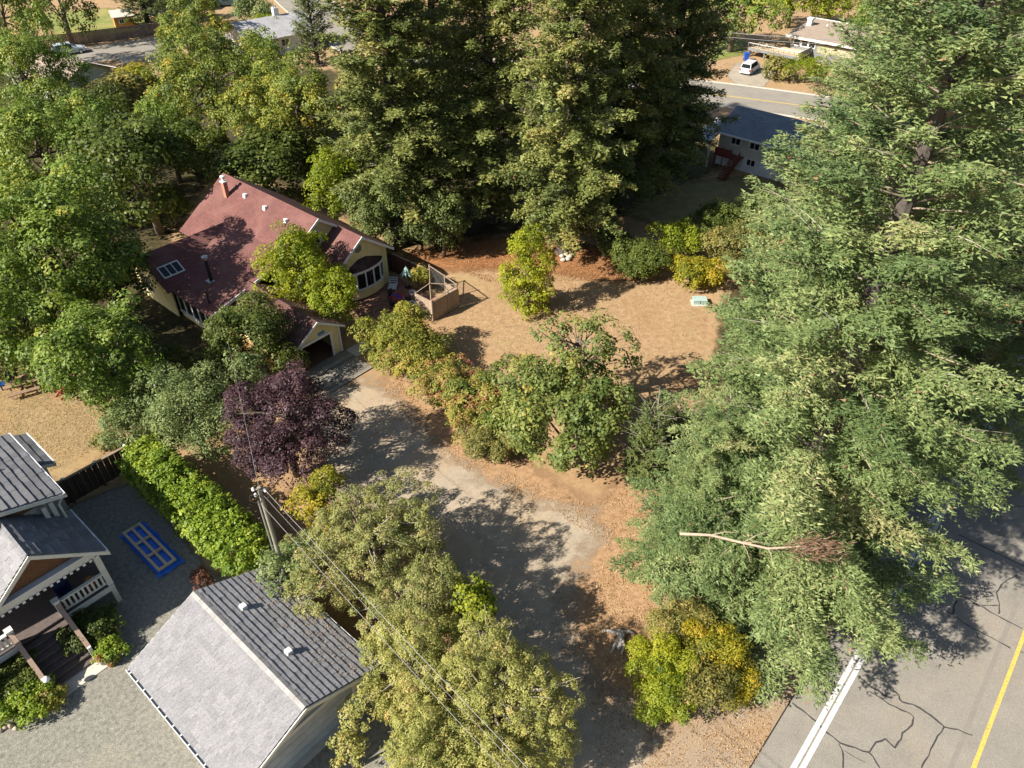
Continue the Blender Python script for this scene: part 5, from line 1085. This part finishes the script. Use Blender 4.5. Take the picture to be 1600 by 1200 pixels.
# ------------------------------------------------------------------ trees, shrubs, hedge
L_maple = leafmat('maple_leaf', [(0, (.05, .08, .012)), (.35, (.088, .135, .022)), (.7, (.142, .19, .032)), (.96, (.20, .225, .04)), (1, (.23, .21, .035))])
L_maple2 = leafmat('maple_leaf_warm', [(0, (.05, .078, .014)), (.4, (.105, .135, .024)), (.7, (.17, .185, .03)), (.92, (.23, .215, .035)), (1, (.28, .19, .03))])
L_bright = leafmat('bright_leaf', [(0, (.07, .10, .010)), (.5, (.145, .18, .014)), (1, (.24, .25, .022))], .4)
L_round = leafmat('dogwood_leaf', [(0, (.09, .11, .02)), (.5, (.18, .185, .03)), (.88, (.26, .235, .045)), (1, (.28, .19, .05))], .4)
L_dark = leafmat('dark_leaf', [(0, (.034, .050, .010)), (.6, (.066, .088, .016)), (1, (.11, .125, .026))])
L_yell = leafmat('locust_leaf', [(0, (.10, .13, .012)), (.5, (.185, .205, .014)), (1, (.29, .28, .022))], .4)
L_syc = leafmat('sycamore_leaf', [(0, (.05, .078, .02)), (.5, (.105, .135, .035)), (.9, (.17, .185, .045)), (1, (.25, .2, .04))])
L_sumac = leafmat('mixed_shrub_leaf', [(0, (.05, .09, .02)), (.4, (.12, .15, .03)), (.7, (.23, .20, .04)), (.88, (.27, .145, .06)), (1, (.22, .08, .06))])
L_plum = leafmat('plum_leaf', [(0, (.018, .009, .013)), (.5, (.045, .022, .028)), (1, (.10, .055, .058))], .2)
L_light = leafmat('cherry_leaf', [(0, (.07, .10, .03)), (.5, (.125, .16, .055)), (1, (.20, .225, .085))])
L_hedge = leafmat('laurel_leaf', [(0, (.055, .095, .01)), (.5, (.12, .175, .016)), (1, (.22, .26, .03))], .3)
L_thick = leafmat('thicket_leaf', [(0, (.10, .12, .035)), (.45, (.172, .182, .058)), (.85, (.24, .225, .08)), (1, (.27, .19, .095))], .35, 1.5)
L_birch = leafmat('birch_leaf', [(0, (.122, .138, .036)), (.5, (.212, .213, .06)), (.92, (.292, .265, .088)), (1, (.29, .20, .075))], .35, 1.55)
L_ylw = leafmat('yellow_leaf', [(0, (.09, .11, .015)), (.5, (.20, .19, .018)), (.85, (.31, .245, .02)), (1, (.34, .21, .02))], .4)
L_olive = leafmat('olive_bush_leaf', [(0, (.075, .085, .025)), (.6, (.15, .14, .04)), (1, (.24, .19, .05))])
L_blue = leafmat('broad_green_leaf', [(0, (.042, .06, .018)), (.5, (.082, .105, .030)), (1, (.14, .16, .046))])
L_fir = leafmat('fir_needles', [(0, (.055, .072, .022)), (.35, (.095, .115, .032)), (.7, (.15, .165, .045)), (.93, (.21, .205, .06)), (.96, (.19, .10, .05)), (1, (.2, .1, .05))], .2)
L_spr = leafmat('spruce_needles', [(0, (.048, .078, .030)), (.35, (.094, .134, .048)), (.7, (.158, .196, .074)), (.93, (.225, .245, .104)), (.96, (.20, .13, .075)), (1, (.24, .12, .07))], .25)
L_yew = leafmat('yew_needles', [(0, (.042, .06, .018)), (.5, (.07, .09, .026)), (1, (.11, .125, .04))], .2)
# firs
fir_kind('near_a', L_spr, seed=21, h=34, br=7.4, z0=1.0, sl=.18, step=.82, droop=.28, e0=.03, wid=.20, dens=.080, taper=.58, skip=.08, hmax=28, bl=.135, nbr=(6, 8))
fir_kind('near_b', L_spr, seed=22, h=33, br=6.8, z0=1.6, sl=.21, step=.88, droop=.26, e0=.05, wid=.23, dens=.105, taper=.5, skip=.12, bl=.16)
fir_kind('mid', L_fir, seed=23, h=34, br=7.4, z0=2.4, sl=.32, step=.82, droop=.30, e0=.08, wid=.28, dens=.155, taper=.5, skip=.12, hmax=21, thick=.14, bl=.2, nbr=(6, 8))
for i, (k, x, y_, s, sz, rot, lb, mt) in enumerate([
        ('near_a', 12.7, 22.3, 1.0, .98, .9, 'huge grey-green spruce whose boughs overhang the road line', None),
        ('near_b', 15.8, 31.5, 1.1, .78, 1.2, 'tall spruce with bare grey trunk showing behind the overhanging one', None),
        ('near_b', 26.2, 33.5, 1.0, .92, 2.6, 'spruce leaning over the road beyond the overhanging one', None),
        ('near_b', 8.9, 23.3, .52, .38, 4.1, 'small bluish spruce at the drive edge under the overhanging one', None),
        ('near_b', 27.5, 43.0, .95, .9, .4, 'spruce between the leaning one and the beige house', None),
        ('near_b', 21.6, 45.0, 1.0, .68, 3.7, 'spruce laden with brown cones before the beige house', None),
        ('near_b', 30.5, 52.0, 1.0, .95, 4.9, 'big spruce by the road beyond the cone-laden one', None),
        ('near_b', 35.0, 63.0, 1.0, 1.0, 5.5, 'spruce standing beside the beige house', None),
        ('mid', 45.0, 66.0, 1.0, 1.0, 1.0, 'dark fir along the road past the spruces', None)]):
    fir(k, x, y_, lb, s, sz, rot, 'spruces along the road', 'spruce_tree' if k != 'mid' else 'fir_tree', mt)
for i, (u, v, s, sz, rot, lb) in enumerate([(632, 374, .88, .9, .4, 'tall dark fir nearest the yellow house beside the lawn'), (768, 345, .85, 1.0, 1.9, 'tall fir between the yellow house fir and the thick-trunked one'), (880, 394, .78, 1.05, 3.0, 'thick-trunked fir with pale rocks at its foot'),
        (955, 330, .85, 1.0, 4.2, 'slender-trunked fir behind the thick-trunked one'), (1030, 290, .8, 1.0, 5.4, 'dark fir nearest the beige house carport'), (690, 262, .85, .9, 2.4, 'fir behind the lawn-side firs near the cross street')]):
    p = G(u, v); fir('mid', p.x, p.y, lb, s, sz, rot, 'tall firs at the back of the lawn')
fir_kind('small', L_yew, seed=31, h=7, br=1.9, z0=.5, sl=.26, step=.5, droop=.1, e0=.35, wid=.22, dens=.17)
p = G(1005, 760); fir('small', p.x, p.y, 'small dark yew between the sycamore and the overhanging spruce', .85, .85, 0, None, 'yew_tree')
p = G(1025, 720); fir('small', p.x + .8, p.y - .2, 'smaller dark yew close against the overhanging spruce', .7, .65, 1, None, 'yew_tree')
p = G(497, 100); fir('small', p.x, p.y, 'narrow dark spruce by the street bend', 1.5, 1.7, 2, None, 'spruce_tree')
p = G(232, 38); fir('small', p.x, p.y, 'dark bushy conifer beside the orange garden shed', 2.2, 1.6, 2, None, 'conifer_tree')
# broadleaf trees: photo place, crown height, radius in photo pixels
BIG = dict(share='maple', ls=.21, lai=4.6, cr=.75, k=11, limit=42000, gap=.12)
plant('maple_tree', 'huge spreading maple filling the yard beside the yellow house', 'tree', 80, 400, 6.8, 128, L_maple, 1.1, seed=41, **{**BIG, 'share': None})
plant('maple_tree', 'lower green maple between the picnic lawn and the yellow house windows', 'tree', 168, 560, 4.4, 92, L_maple, 1.0, seed=42, **{**BIG, 'ls': .19, 'share': None})
plant('maple_tree', 'green maple over the picnic corner below the huge one', 'tree', 40, 520, 4.6, 85, L_maple, 1.0, seed=142, **{**BIG, 'share': 'maple2', 'ls': .19})
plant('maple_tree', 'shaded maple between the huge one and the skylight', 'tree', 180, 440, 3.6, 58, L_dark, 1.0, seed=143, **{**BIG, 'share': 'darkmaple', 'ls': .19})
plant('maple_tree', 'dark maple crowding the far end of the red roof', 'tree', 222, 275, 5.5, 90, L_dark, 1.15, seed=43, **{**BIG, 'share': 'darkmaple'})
plant('maple_tree', 'shady maple behind the huge spreading one', 'tree', 70, 245, 6.0, 100, L_maple, 1.1, seed=44, **BIG)
plant('maple_tree', 'maple standing close to the tan-roofed house', 'tree', 35, 125, 6.0, 75, L_maple, 1.2, seed=45, **BIG)
plant('maple_tree', 'tall green and gold maple behind the red roof ridge', 'tree', 335, 150, 7.0, 108, L_maple2, 1.15, seed=46, **{**BIG, 'share': None})
plant('maple_tree', 'maple with yellow tops between the red roof and the street bend', 'tree', 462, 190, 6.2, 76, L_maple2, 1.25, seed=47, **{**BIG, 'share': 'warm'})
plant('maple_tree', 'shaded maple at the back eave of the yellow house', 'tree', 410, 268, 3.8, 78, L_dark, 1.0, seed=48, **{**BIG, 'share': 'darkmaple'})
plant('broadleaf_tree', 'yellow-green tree between the red roof and the first fir', 'tree', 540, 290, 4.6, 55, L_bright, 1.2, seed=49, ls=.17, share='bright', lai=4.5, cr=.6)
plant('broadleaf_tree', 'low broad green tree at the foot of the first fir', 'tree', 610, 335, 3.4, 72, L_blue, .9, seed=50, ls=.17, lai=4.6, cr=.55)
plant('broadleaf_tree', 'small green tree at the edge of fir shade on the lawn', 'tree', 690, 352, 3.0, 42, L_blue, 1.1, seed=51, ls=.17, lai=4.2, cr=.5, share='bluegreen')
plant('dogwood_tree', 'bright green tree hiding the middle of the yellow house', 'tree', 470, 420, 4.4, 58, L_bright, 1.25, seed=52, ls=.15, lai=4.2, cr=.55)
plant('dogwood_tree', 'bright green tree beside the bow window', 'tree', 520, 470, 3.0, 42, L_bright, 1.15, seed=53, ls=.15, lai=4.2, cr=.5)
plant('round_tree', 'low round yellow-green tree beside the plank deck', 'tree', 628, 537, 1.9, 70, L_round, .62, seed=54, ls=.13, lai=4.2, cr=.45)
plant('broadleaf_tree', 'dark green tree leaning over the annex roof', 'tree', 403, 530, 3.0, 68, L_dark, .9, seed=55, ls=.15, lai=4.5, cr=.5)
LBl = np.array([(.3, 0, -2.7, 1.6, 1.6, .8), (-.6, .2, -1.8, 1.5, 1.5, 1.0), (.7, -.3, -.9, 1.5, 1.5, 1.0), (-.5, -.4, .1, 1.5, 1.4, 1.1), (.5, .3, 1.1, 1.4, 1.4, 1.1), (-.2, .1, 2.2, 1.2, 1.2, 1.1), (.3, -.1, 3.0, .8, .8, .9), (-1.1, .3, -.8, 1.0, 1.0, .8), (1.2, .1, .9, .9, .9, .8)])
plant('locust_tree', 'narrow golden-yellow locust alone on the dry lawn', 'tree', 825, 424, 3.6, 44, L_yell, 2.0, seed=56, ls=.14, lai=4.6, cr=.42, lobes=LBl, low=-1)
plant('sycamore_tree', 'leafy sycamore with sparse upper branches over the dry lawn', 'tree', 882, 650, 3.4, 106, L_syc, .98, seed=57, ls=.19, lai=4.2, cr=.6, k=10, gap=.08)
plant('sycamore_sapling', 'thin open sycamore rising behind the leafy one', 'tree', 905, 545, 5.0, 75, L_syc, .8, seed=58, ls=.19, lai=1.4, cr=.45, k=9, gap=.4, twigs=20)
plant('shrub', 'shrub with reddish seed heads along the drive edge', 'shrub', 745, 632, 1.5, 62, L_sumac, .85, seed=59, ls=.12, lai=4.2, cr=.4, stems=6)
plant('shrub', 'yellowing shrub beside the round tree at the lawn edge', 'shrub', 690, 598, 1.4, 50, L_sumac, .9, seed=60, ls=.12, lai=4.2, cr=.4, stems=6)
plant('shrub', 'olive shrub at the bend of the drive under the sycamore', 'shrub', 760, 690, 1.1, 45, L_olive, .9, seed=61, ls=.11, lai=4, cr=.35, stems=6)
plant('plum_tree', 'dark purple-leaved plum shading the drive', 'tree', 447, 672, 3.6, 86, L_plum, 1.1, seed=62, ls=.12, lai=5.0, cr=.5, k=12, limit=52000)
plant('cherry_tree', 'pale green cherry between the hedge and the plum', 'tree', 298, 650, 3.3, 68, L_light, .95, seed=63, ls=.16, asp=.42, lai=4.0, cr=.5)
plant('shrub', 'pale shrub at the end of the board fence', 'shrub', 205, 665, 1.6, 45, L_light, 1.0, seed=64, ls=.14, asp=.5, lai=4, cr=.4, stems=5)
plant('sapling', 'thin pale green sapling behind the plum', 'tree', 388, 590, 3.0, 30, L_light, 1.5, seed=65, ls=.14, lai=3, cr=.35)
# laurel hedge
LBh = np.array([(E1 * x + E2 * (q * .9) + Z * z)[:] + (1.0, 1.0, .95) for x in np.arange(-5.3, 5.5, .85) for q in (-.45, .5) for z in (-.25, .35)])
hc = W(-30.8, 9.35, 0); o = thing('laurel_hedge', 'clipped bright green laurel hedge beside the gravel yard', 'hedge', hc)
me, C, LBq = crown('foliage', 66, 3.8, 3.8, .14, L_hedge, lai=6.5, cr=.22, lobes=LBh, limit=52000, up=.7, gap=.02, patch=.2); c = link(me, 'foliage', o, None); c.location = (0, 0, 1.55)
woody(o, C, LBq, 1.5, 1.55, .12, 66, m_bark, 40, 6, 'stem')
# thicket and birches at the drive's mouth
plant('thicket_tree', 'twiggy half-bare tree beside the garage with olive leaves', 'tree', 575, 855, 3.2, 118, L_thick, .85, seed=67, ls=.085, lai=3.1, tri=True, patch=.12, cr=.32, k=12, bark=m_barkl, twigs=140, nl=26, limit=90000, gap=.16)
plant('thicket_tree', 'brownish twiggy tree between garage roof and drive', 'tree', 650, 950, 2.8, 88, L_thick, .95, seed=68, ls=.08, lai=3.3, tri=True, patch=.12, cr=.3, k=10, bark=m_barkl, twigs=90, limit=66000, gap=.14)
plant('vine_maple', 'yellow vine maple at the top of the thicket beside the plum', 'tree', 505, 785, 3.4, 46, L_ylw, .9, seed=69, ls=.12, lai=3.6, cr=.35)
plant('broadleaf_tree', 'green tree overhanging the dark garage slope', 'tree', 455, 888, 3.3, 46, L_light, 1.0, seed=70, ls=.13, lai=3.4, cr=.35)
plant('birch_tree', 'pale speckled birch spreading over the drive mouth', 'tree', 772, 1105, 3.3, 134, L_birch, .8, seed=71, ls=.075, lai=3.4, tri=True, patch=.1, cr=.27, k=13, bark=m_barkl, twigs=110, limit=120000, gap=.12)
plant('birch_tree', 'smaller birch between the garage doors and the drive', 'tree', 650, 1060, 3.0, 92, L_birch, .95, seed=72, ls=.075, lai=3.4, tri=True, patch=.1, cr=.27, k=10, bark=m_barkl, twigs=70, limit=66000, gap=.12)
plant('birch_tree', 'birch thicket sprawling below the wires at the frame of the drive', 'tree', 700, 1190, 3.0, 115, L_birch, .8, seed=73, ls=.075, lai=3.2, tri=True, patch=.1, cr=.27, k=10, bark=m_barkl, twigs=70, limit=66000, gap=.12)
plant('maple_sapling', 'vivid green young maple standing among the birches', 'tree', 742, 955, 3.4, 40, L_bright, 1.25, seed=74, ls=.15, lai=3.6, cr=.35)
plant('sapling', 'thin leafy sapling before the garage door', 'tree', 545, 1165, 2.0, 30, L_birch, 1.4, seed=75, ls=.10, lai=1.6, cr=.25, gap=.3)
# shrubs by the road corner
for i, (u, v, zc, rp, mt, zs, lb) in enumerate([(1034, 1044, 1.6, 46, L_yell, .95, 'feathery yellow-green shrub beside the bleached stump'), (1035, 1080, 1.4, 46, L_bright, .95, 'grass-green feathery shrub nearest the drive mouth'), (1085, 1060, 1.5, 48, L_olive, .95, 'olive twiggy shrub under the overhanging spruce'),
        (1120, 1015, 2.0, 44, L_ylw, 1.0, 'golden-leaved young maple under the overhanging spruce'), (1052, 985, 1.8, 36, L_olive, 1.0, 'tawny shrub between the stump and the spruce boughs'), (1150, 1065, 1.0, 34, L_ylw, .9, 'low yellowing shrub at the road shoulder'), (1085, 975, 1.8, 34, L_olive, 1.0, 'dull green shrub tucked behind the golden maple')]):
    plant('shrub', lb, 'shrub', u, v, zc, rp, mt, zs, seed=80 + i, ls=.10, asp=.55, lai=4.2, cr=.35, stems=7, limit=26000)
for i, (u, v, zc, rp, mt, zs, lb) in enumerate([(1085, 425, 1.2, 44, L_ylw, .9, 'bright yellow bush beside the pale green utility cabinet'), (1150, 385, 1.8, 52, L_olive, .95, 'olive bush behind the bright yellow one'), (1000, 405, 1.5, 46, L_dark, .9, 'dark shrub in fir shade at the lawn corner'),
        (1060, 375, 1.7, 40, L_bright, 1.0, 'green shrub between the fir shade and the olive bush'), (1120, 345, 1.7, 36, L_dark, 1.0, 'dark round shrub on the shaded back lawn'), (1230, 400, 2.2, 55, L_olive, 1.0, 'olive bush against the spruce boughs'), (1190, 335, 2.0, 45, L_blue, 1.0, 'green shrub below the beige house'), (960, 380, 1.0, 30, L_blue, 1.0, 'small green shrub beside the thick fir trunk')]):
    plant('shrub', lb, 'shrub', u, v, zc, rp, mt, zs, seed=95 + i, ls=.15, lai=4, cr=.4, stems=6, limit=14000)
for i, (u, v, zc, rp, mt, lb) in enumerate([(148, 978, .75, 36, L_dark, 'dark dense shrub below the white porch railing'), (170, 1012, .5, 22, L_hedge, 'glossy green shrub at the stair foot by the pots'), (20, 1062, .7, 40, L_dark, 'dark shrub on the far side of the porch stair'), (35, 1100, .6, 36, L_hedge, 'glossy green laurel shrub beside the border stones'), (78, 1095, .4, 20, L_round, 'small yellow-green shrub by the clay pot'), (-25, 1090, .7, 40, L_hedge, 'glossy shrub under the porch floor beam')]):
    plant('shrub', lb, 'shrub', u, v, zc, rp, mt, .85, seed=110 + i, ls=.10, lai=4.6, cr=.25, stems=6, limit=16000)
plant('shrub', 'leafy climber growing on the patio trellis', 'shrub', 657, 434, 1.2, 17, L_round, 1.0, seed=118, ls=.12, lai=3.6, cr=.3, stems=4)
plant('shrub', 'dry red-leaved shrub behind the firewood rack', 'shrub', 316, 905, .7, 18, leafmat('rust_leaf', [(.06, .03, .02), (.16, .07, .045)]), .9, seed=119, ls=.08, lai=3, cr=.2, stems=5)
plant('shrub', 'dry yellow grass clump at the end of the board fence', 'shrub', 160, 690, .6, 18, L_olive, 1.0, seed=120, ls=.1, lai=3, cr=.2, stems=5)
for i, (u, v, zc, rp, zs, lb) in enumerate([(150, 300, 3.0, 60, .9, 'dark undergrowth tree behind the huge spreading maple'), (300, 235, 2.6, 50, .9, 'dark undergrowth shrub below the ridge of the red roof'), (500, 250, 2.6, 45, .9, 'dark shrub at the back eave by the first fir'), (260, 320, 2.2, 38, 1.0, 'dark shrub against the gable end of the red roof'), (20, 300, 2.5, 55, .9, 'dark shrub between the shady maples'),
        (560, 240, 2.6, 42, 1.0, 'dark shrub behind the yellow-green tree'), (150, 610, 1.6, 30, 1.0, 'dark shrub beside the red adirondack chair'), (330, 570, 1.4, 34, .9, 'dark shrub under the annex tree'), (270, 560, 1.0, 30, .9, 'dark shrub below the row of windows'), (0, 565, 1.8, 40, 1.0, 'dark shrub behind the picnic table')]):
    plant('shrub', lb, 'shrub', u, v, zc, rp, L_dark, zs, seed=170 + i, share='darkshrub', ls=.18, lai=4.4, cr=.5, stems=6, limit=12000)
# far planting
for i, (u, v, zc, rp, mt, zs, sh_k, lb) in enumerate([(1150, 25, 5.0, 62, L_maple, 1.0, 'farmaple', 'large green tree beside the deck house'), (1085, 10, 6.0, 50, L_maple, 1.1, 'farmaple', 'green tree across the street behind the firs'), (1240, 2, 4.0, 50, L_bright, .9, 'farbright', 'bright green tree behind the flat roof'), (1300, 12, 3.0, 45, L_bright, .9, 'farbright', 'bright green bush at the chimney side of the flat roof'),
        (1380, 40, 4.0, 55, L_maple, 1.0, 'farmaple', 'green tree at the end of the flat-roofed house'), (1215, 108, 1.4, 22, L_olive, 1.1, 'farolive', 'olive shrub before the deck house door'), (1260, 110, 1.6, 30, L_bright, 1.1, 'farbright', 'bright shrub before the khaki cladding'), (1305, 118, 1.8, 30, L_maple, 1.1, 'farmaple', 'green shrub before the deck house corner'), (1350, 110, 2.2, 34, L_maple, 1.1, 'farmaple', 'leafy shrub at the dark side wall of the deck house'),
        (185, 140, 1.6, 42, L_olive, 1.0, 'farolive', 'tawny bush beside the tan-roofed house'), (215, 118, 1.4, 28, L_ylw, .9, 'farylw', 'yellow bush by the pale street apron'), (400, 20, 3.0, 32, L_light, 1.2, 'farlight', 'pale birch by the far bend of the street'), (420, 48, 2.2, 24, L_bright, 1.0, 'farbright', 'bright bush against the pale grey roof'), (95, 15, 5, 60, L_dark, 1.0, 'fardark', 'dark tree beside the far green lawn'), (10, 30, 7, 60, L_maple, 1.1, 'farmaple', 'green tree at the far end of the side street'), (300, 90, 5.0, 55, L_maple2, 1.1, 'farwarm', 'gold-tinged tree before the pale grey roof'), (415, 110, 5.0, 48, L_maple, 1.1, 'farmaple', 'green tree screening the pale grey roof'), (310, 40, 4.5, 45, L_maple2, 1.1, 'farwarm', 'gold-tinged tree between pickup and side street'), (270, 5, 4, 30, L_dark, 1.1, 'fardark', 'dark tree against the pale blue house'),
        (150, 200, 4.5, 60, L_dark, 1.0, 'fardark', 'dark tree below the tawny bush'), (260, 210, 5.0, 50, L_maple, 1.1, 'farmaple', 'green tree behind the dark maple by the red roof'), (560, 150, 3.0, 35, L_olive, 1.0, 'farolive', 'yellowing small tree beside the cross street'), (1480, 120, 6, 90, L_maple, 1.0, 'farmaple', 'big green tree on the far side past the spruces')]):
    plant('far_tree' if rp > 33 else 'far_shrub', lb, 'tree' if rp > 33 else 'shrub', u, v, zc, rp, mt, zs, seed=130 + i, share=sh_k, ls=.30, lai=4.4, cr=.8, limit=9000, nl=8)
def roof_leaves(label, a0, a1, b0, b1, zf, n, seed):
    r = np.random.default_rng(seed); a = r.uniform(a0, a1, n); b = b0 + (b1 - b0) * r.random(n) ** .6; P = np.array([W(x, q, zf(q) + .07)[:] for x, q in zip(a, b)]); o_ = P.mean(0)
    o = link(tris_mesh('fallen_leaves', P - o_, r.normal(size=(n, 3)) * np.array([1, 1, .2]), r.normal(size=(n, 3)) * .3 + np.array([0, 0, 1]), np.full(n, .07) * r.uniform(.6, 1.3, n), np.full(n, .022), r.random(n), leafmat('roof_leaf', [(.12, .06, .03), (.3, .18, .08), (.4, .3, .14)], .05, 1.0)), 'fallen_leaves', None, o_)
    tag(o, label, 'leaves', None, 'stuff')
roof_leaves('dry leaves scattered on the dark slope of the double garage', -23.4, -15.8, 7.2, 9.3, lambda q: 4.2 - (q - 5.82) * .4576, 420, 1)
roof_leaves('dry leaves scattered on the annex roof', -45, -37.5, 23.2, 25.0, lambda q: 3.64 - (q - 22.95) * .629, 500, 2)
roof_leaves('dry leaves scattered on the low red roof', -50, -45.3, 26.0, 19.6, lambda q: lz(q) - .03, 450, 3)
# dead branch caught on the overhanging spruce
m_dead = matte('dead_branch', [(.28, .21, .15), (.44, .34, .26)], 9, .9, .3); q = [G(1062, 834, 10.2), G(1110, 836, 10.2), G(1160, 848, 10.4), G(1200, 857, 10.6), G(1250, 854, 10.8), G(1290, 858, 10.8)]
t = thing('dead_branch', 'bare broken branch with brown needles caught on the overhanging spruce', 'branch', q[2]); m = MB(); m.tube(q, [.055, .055, .05, .045, .035, .02], 7); m.build('branch_wood', m_dead, t, True)
rg = random.Random(2)
for i in range(9):
    k = rg.randint(1, 4); e = q[k] + Vector((rg.uniform(-.2, 1.0), rg.uniform(-.9, .9), rg.uniform(-.3, .5))); m = MB(); m.tube([q[k], (q[k] + e) / 2 + Z * .1, e], [.02, .014, .006], 4); m.build('twig', m_dead, t)
r_ = np.random.default_rng(5); nP = 500; tt = r_.random(nP); base = np.array(q[4])[None] * (1 - tt[:, None]) + np.array(q[5])[None] * tt[:, None] - np.array(ORI[t])
D_ = np.array(q[5] - q[3])[None] * .4 + r_.normal(size=(nP, 3)) * .35; P_ = base + r_.normal(size=(nP, 3)) * np.array([.4, .22, .12])
link(leaves_mesh('brown_needles', P_, D_, r_.normal(size=(nP, 3)) + np.array([0, 0, 1]), np.full(nP, .3), np.full(nP, .02), r_.random(nP), leafmat('brown_needle', [(.12, .075, .05), (.2, .125, .085)])), 'brown_needles', t, None)
# fallen leaves and dry litter: nobody could count them
def litter(name, label, pts_px, n, size, mat, seed, clump=.8):
    r = np.random.default_rng(seed); P = np.array([[*G(u, v)[:2]] for u, v in pts_px]); lo, hi = P.min(0), P.max(0); X = r.uniform(lo, hi, (n * 3, 2)); ins = np.zeros(len(X), bool)
    for i in range(len(P)):
        a, b = P[i], P[(i + 1) % len(P)]; c = ((a[1] > X[:, 1]) != (b[1] > X[:, 1])); xi = (b[0] - a[0]) * (X[:, 1] - a[1]) / (b[1] - a[1] + 1e-12) + a[0]; ins ^= c & (X[:, 0] < xi)
    X = X[ins]; w_ = np.sin(X[:, 0] * 1.3 + 2 * np.sin(X[:, 1] * .7)) * np.sin(X[:, 1] * 1.1 + 1.5 * np.sin(X[:, 0] * .9)); X = X[(w_ * clump + r.normal(size=len(X)) * .6) > -.25][:n]; k = len(X)
    p3 = np.column_stack([X, np.full(k, .03) + r.random(k) * .02]); o_ = p3.mean(0); o_[2] = 0
    D = np.column_stack([r.normal(size=(k, 2)), r.normal(size=k) * .25]); Nn = np.column_stack([r.normal(size=(k, 2)) * .35, np.ones(k)]); L = size * r.uniform(.6, 1.3, k)
    o = link(tris_mesh(name, p3 - o_, D, Nn, L, L * .36, r.random(k), mat), name, None, o_); tag(o, label, 'leaves', None, 'stuff'); return o
L_lit = leafmat('fallen_leaf', [(.16, .07, .03), (.36, .19, .08), (.55, .36, .17), (.62, .46, .26)], .05, .85); L_straw = leafmat('dry_straw', [(.22, .15, .075), (.34, .235, .125), (.44, .31, .17)], .05, 1.0)
litter('fallen_leaves', 'orange-brown fallen leaves along the edges of the drive', [(620, 590), (700, 680), (800, 740), (930, 790), (1040, 700), (1060, 780), (1030, 930), (1100, 1120), (1230, 1080), (1180, 1200), (940, 1200), (900, 1000), (940, 850), (850, 790), (700, 720), (600, 610)], 34000, .065, L_lit, 1)
litter('dry_grass', 'short straw-coloured dry grass over the open lawn', [(690, 400), (780, 430), (950, 400), (1110, 470), (1090, 660), (940, 720), (780, 560), (700, 500), (760, 450)], 30000, .055, L_straw, 2, .4)
litter('fallen_leaves', 'reddish needle litter under the tall firs', [(640, 390), (760, 365), (1000, 390), (1050, 440), (900, 440), (760, 440)], 12000, .09, leafmat('needle_lit', [(.14, .05, .02), (.34, .15, .06), (.45, .25, .1)], .05, .9), 3)
litter('dry_grass', 'golden dry grass of the side lawn', [(-80, 580), (150, 590), (170, 690), (100, 730), (-100, 780)], 16000, .06, leafmat('gold_straw', [(.22, .15, .065), (.38, .275, .125), (.46, .35, .18)], .05, .8), 4, .4)
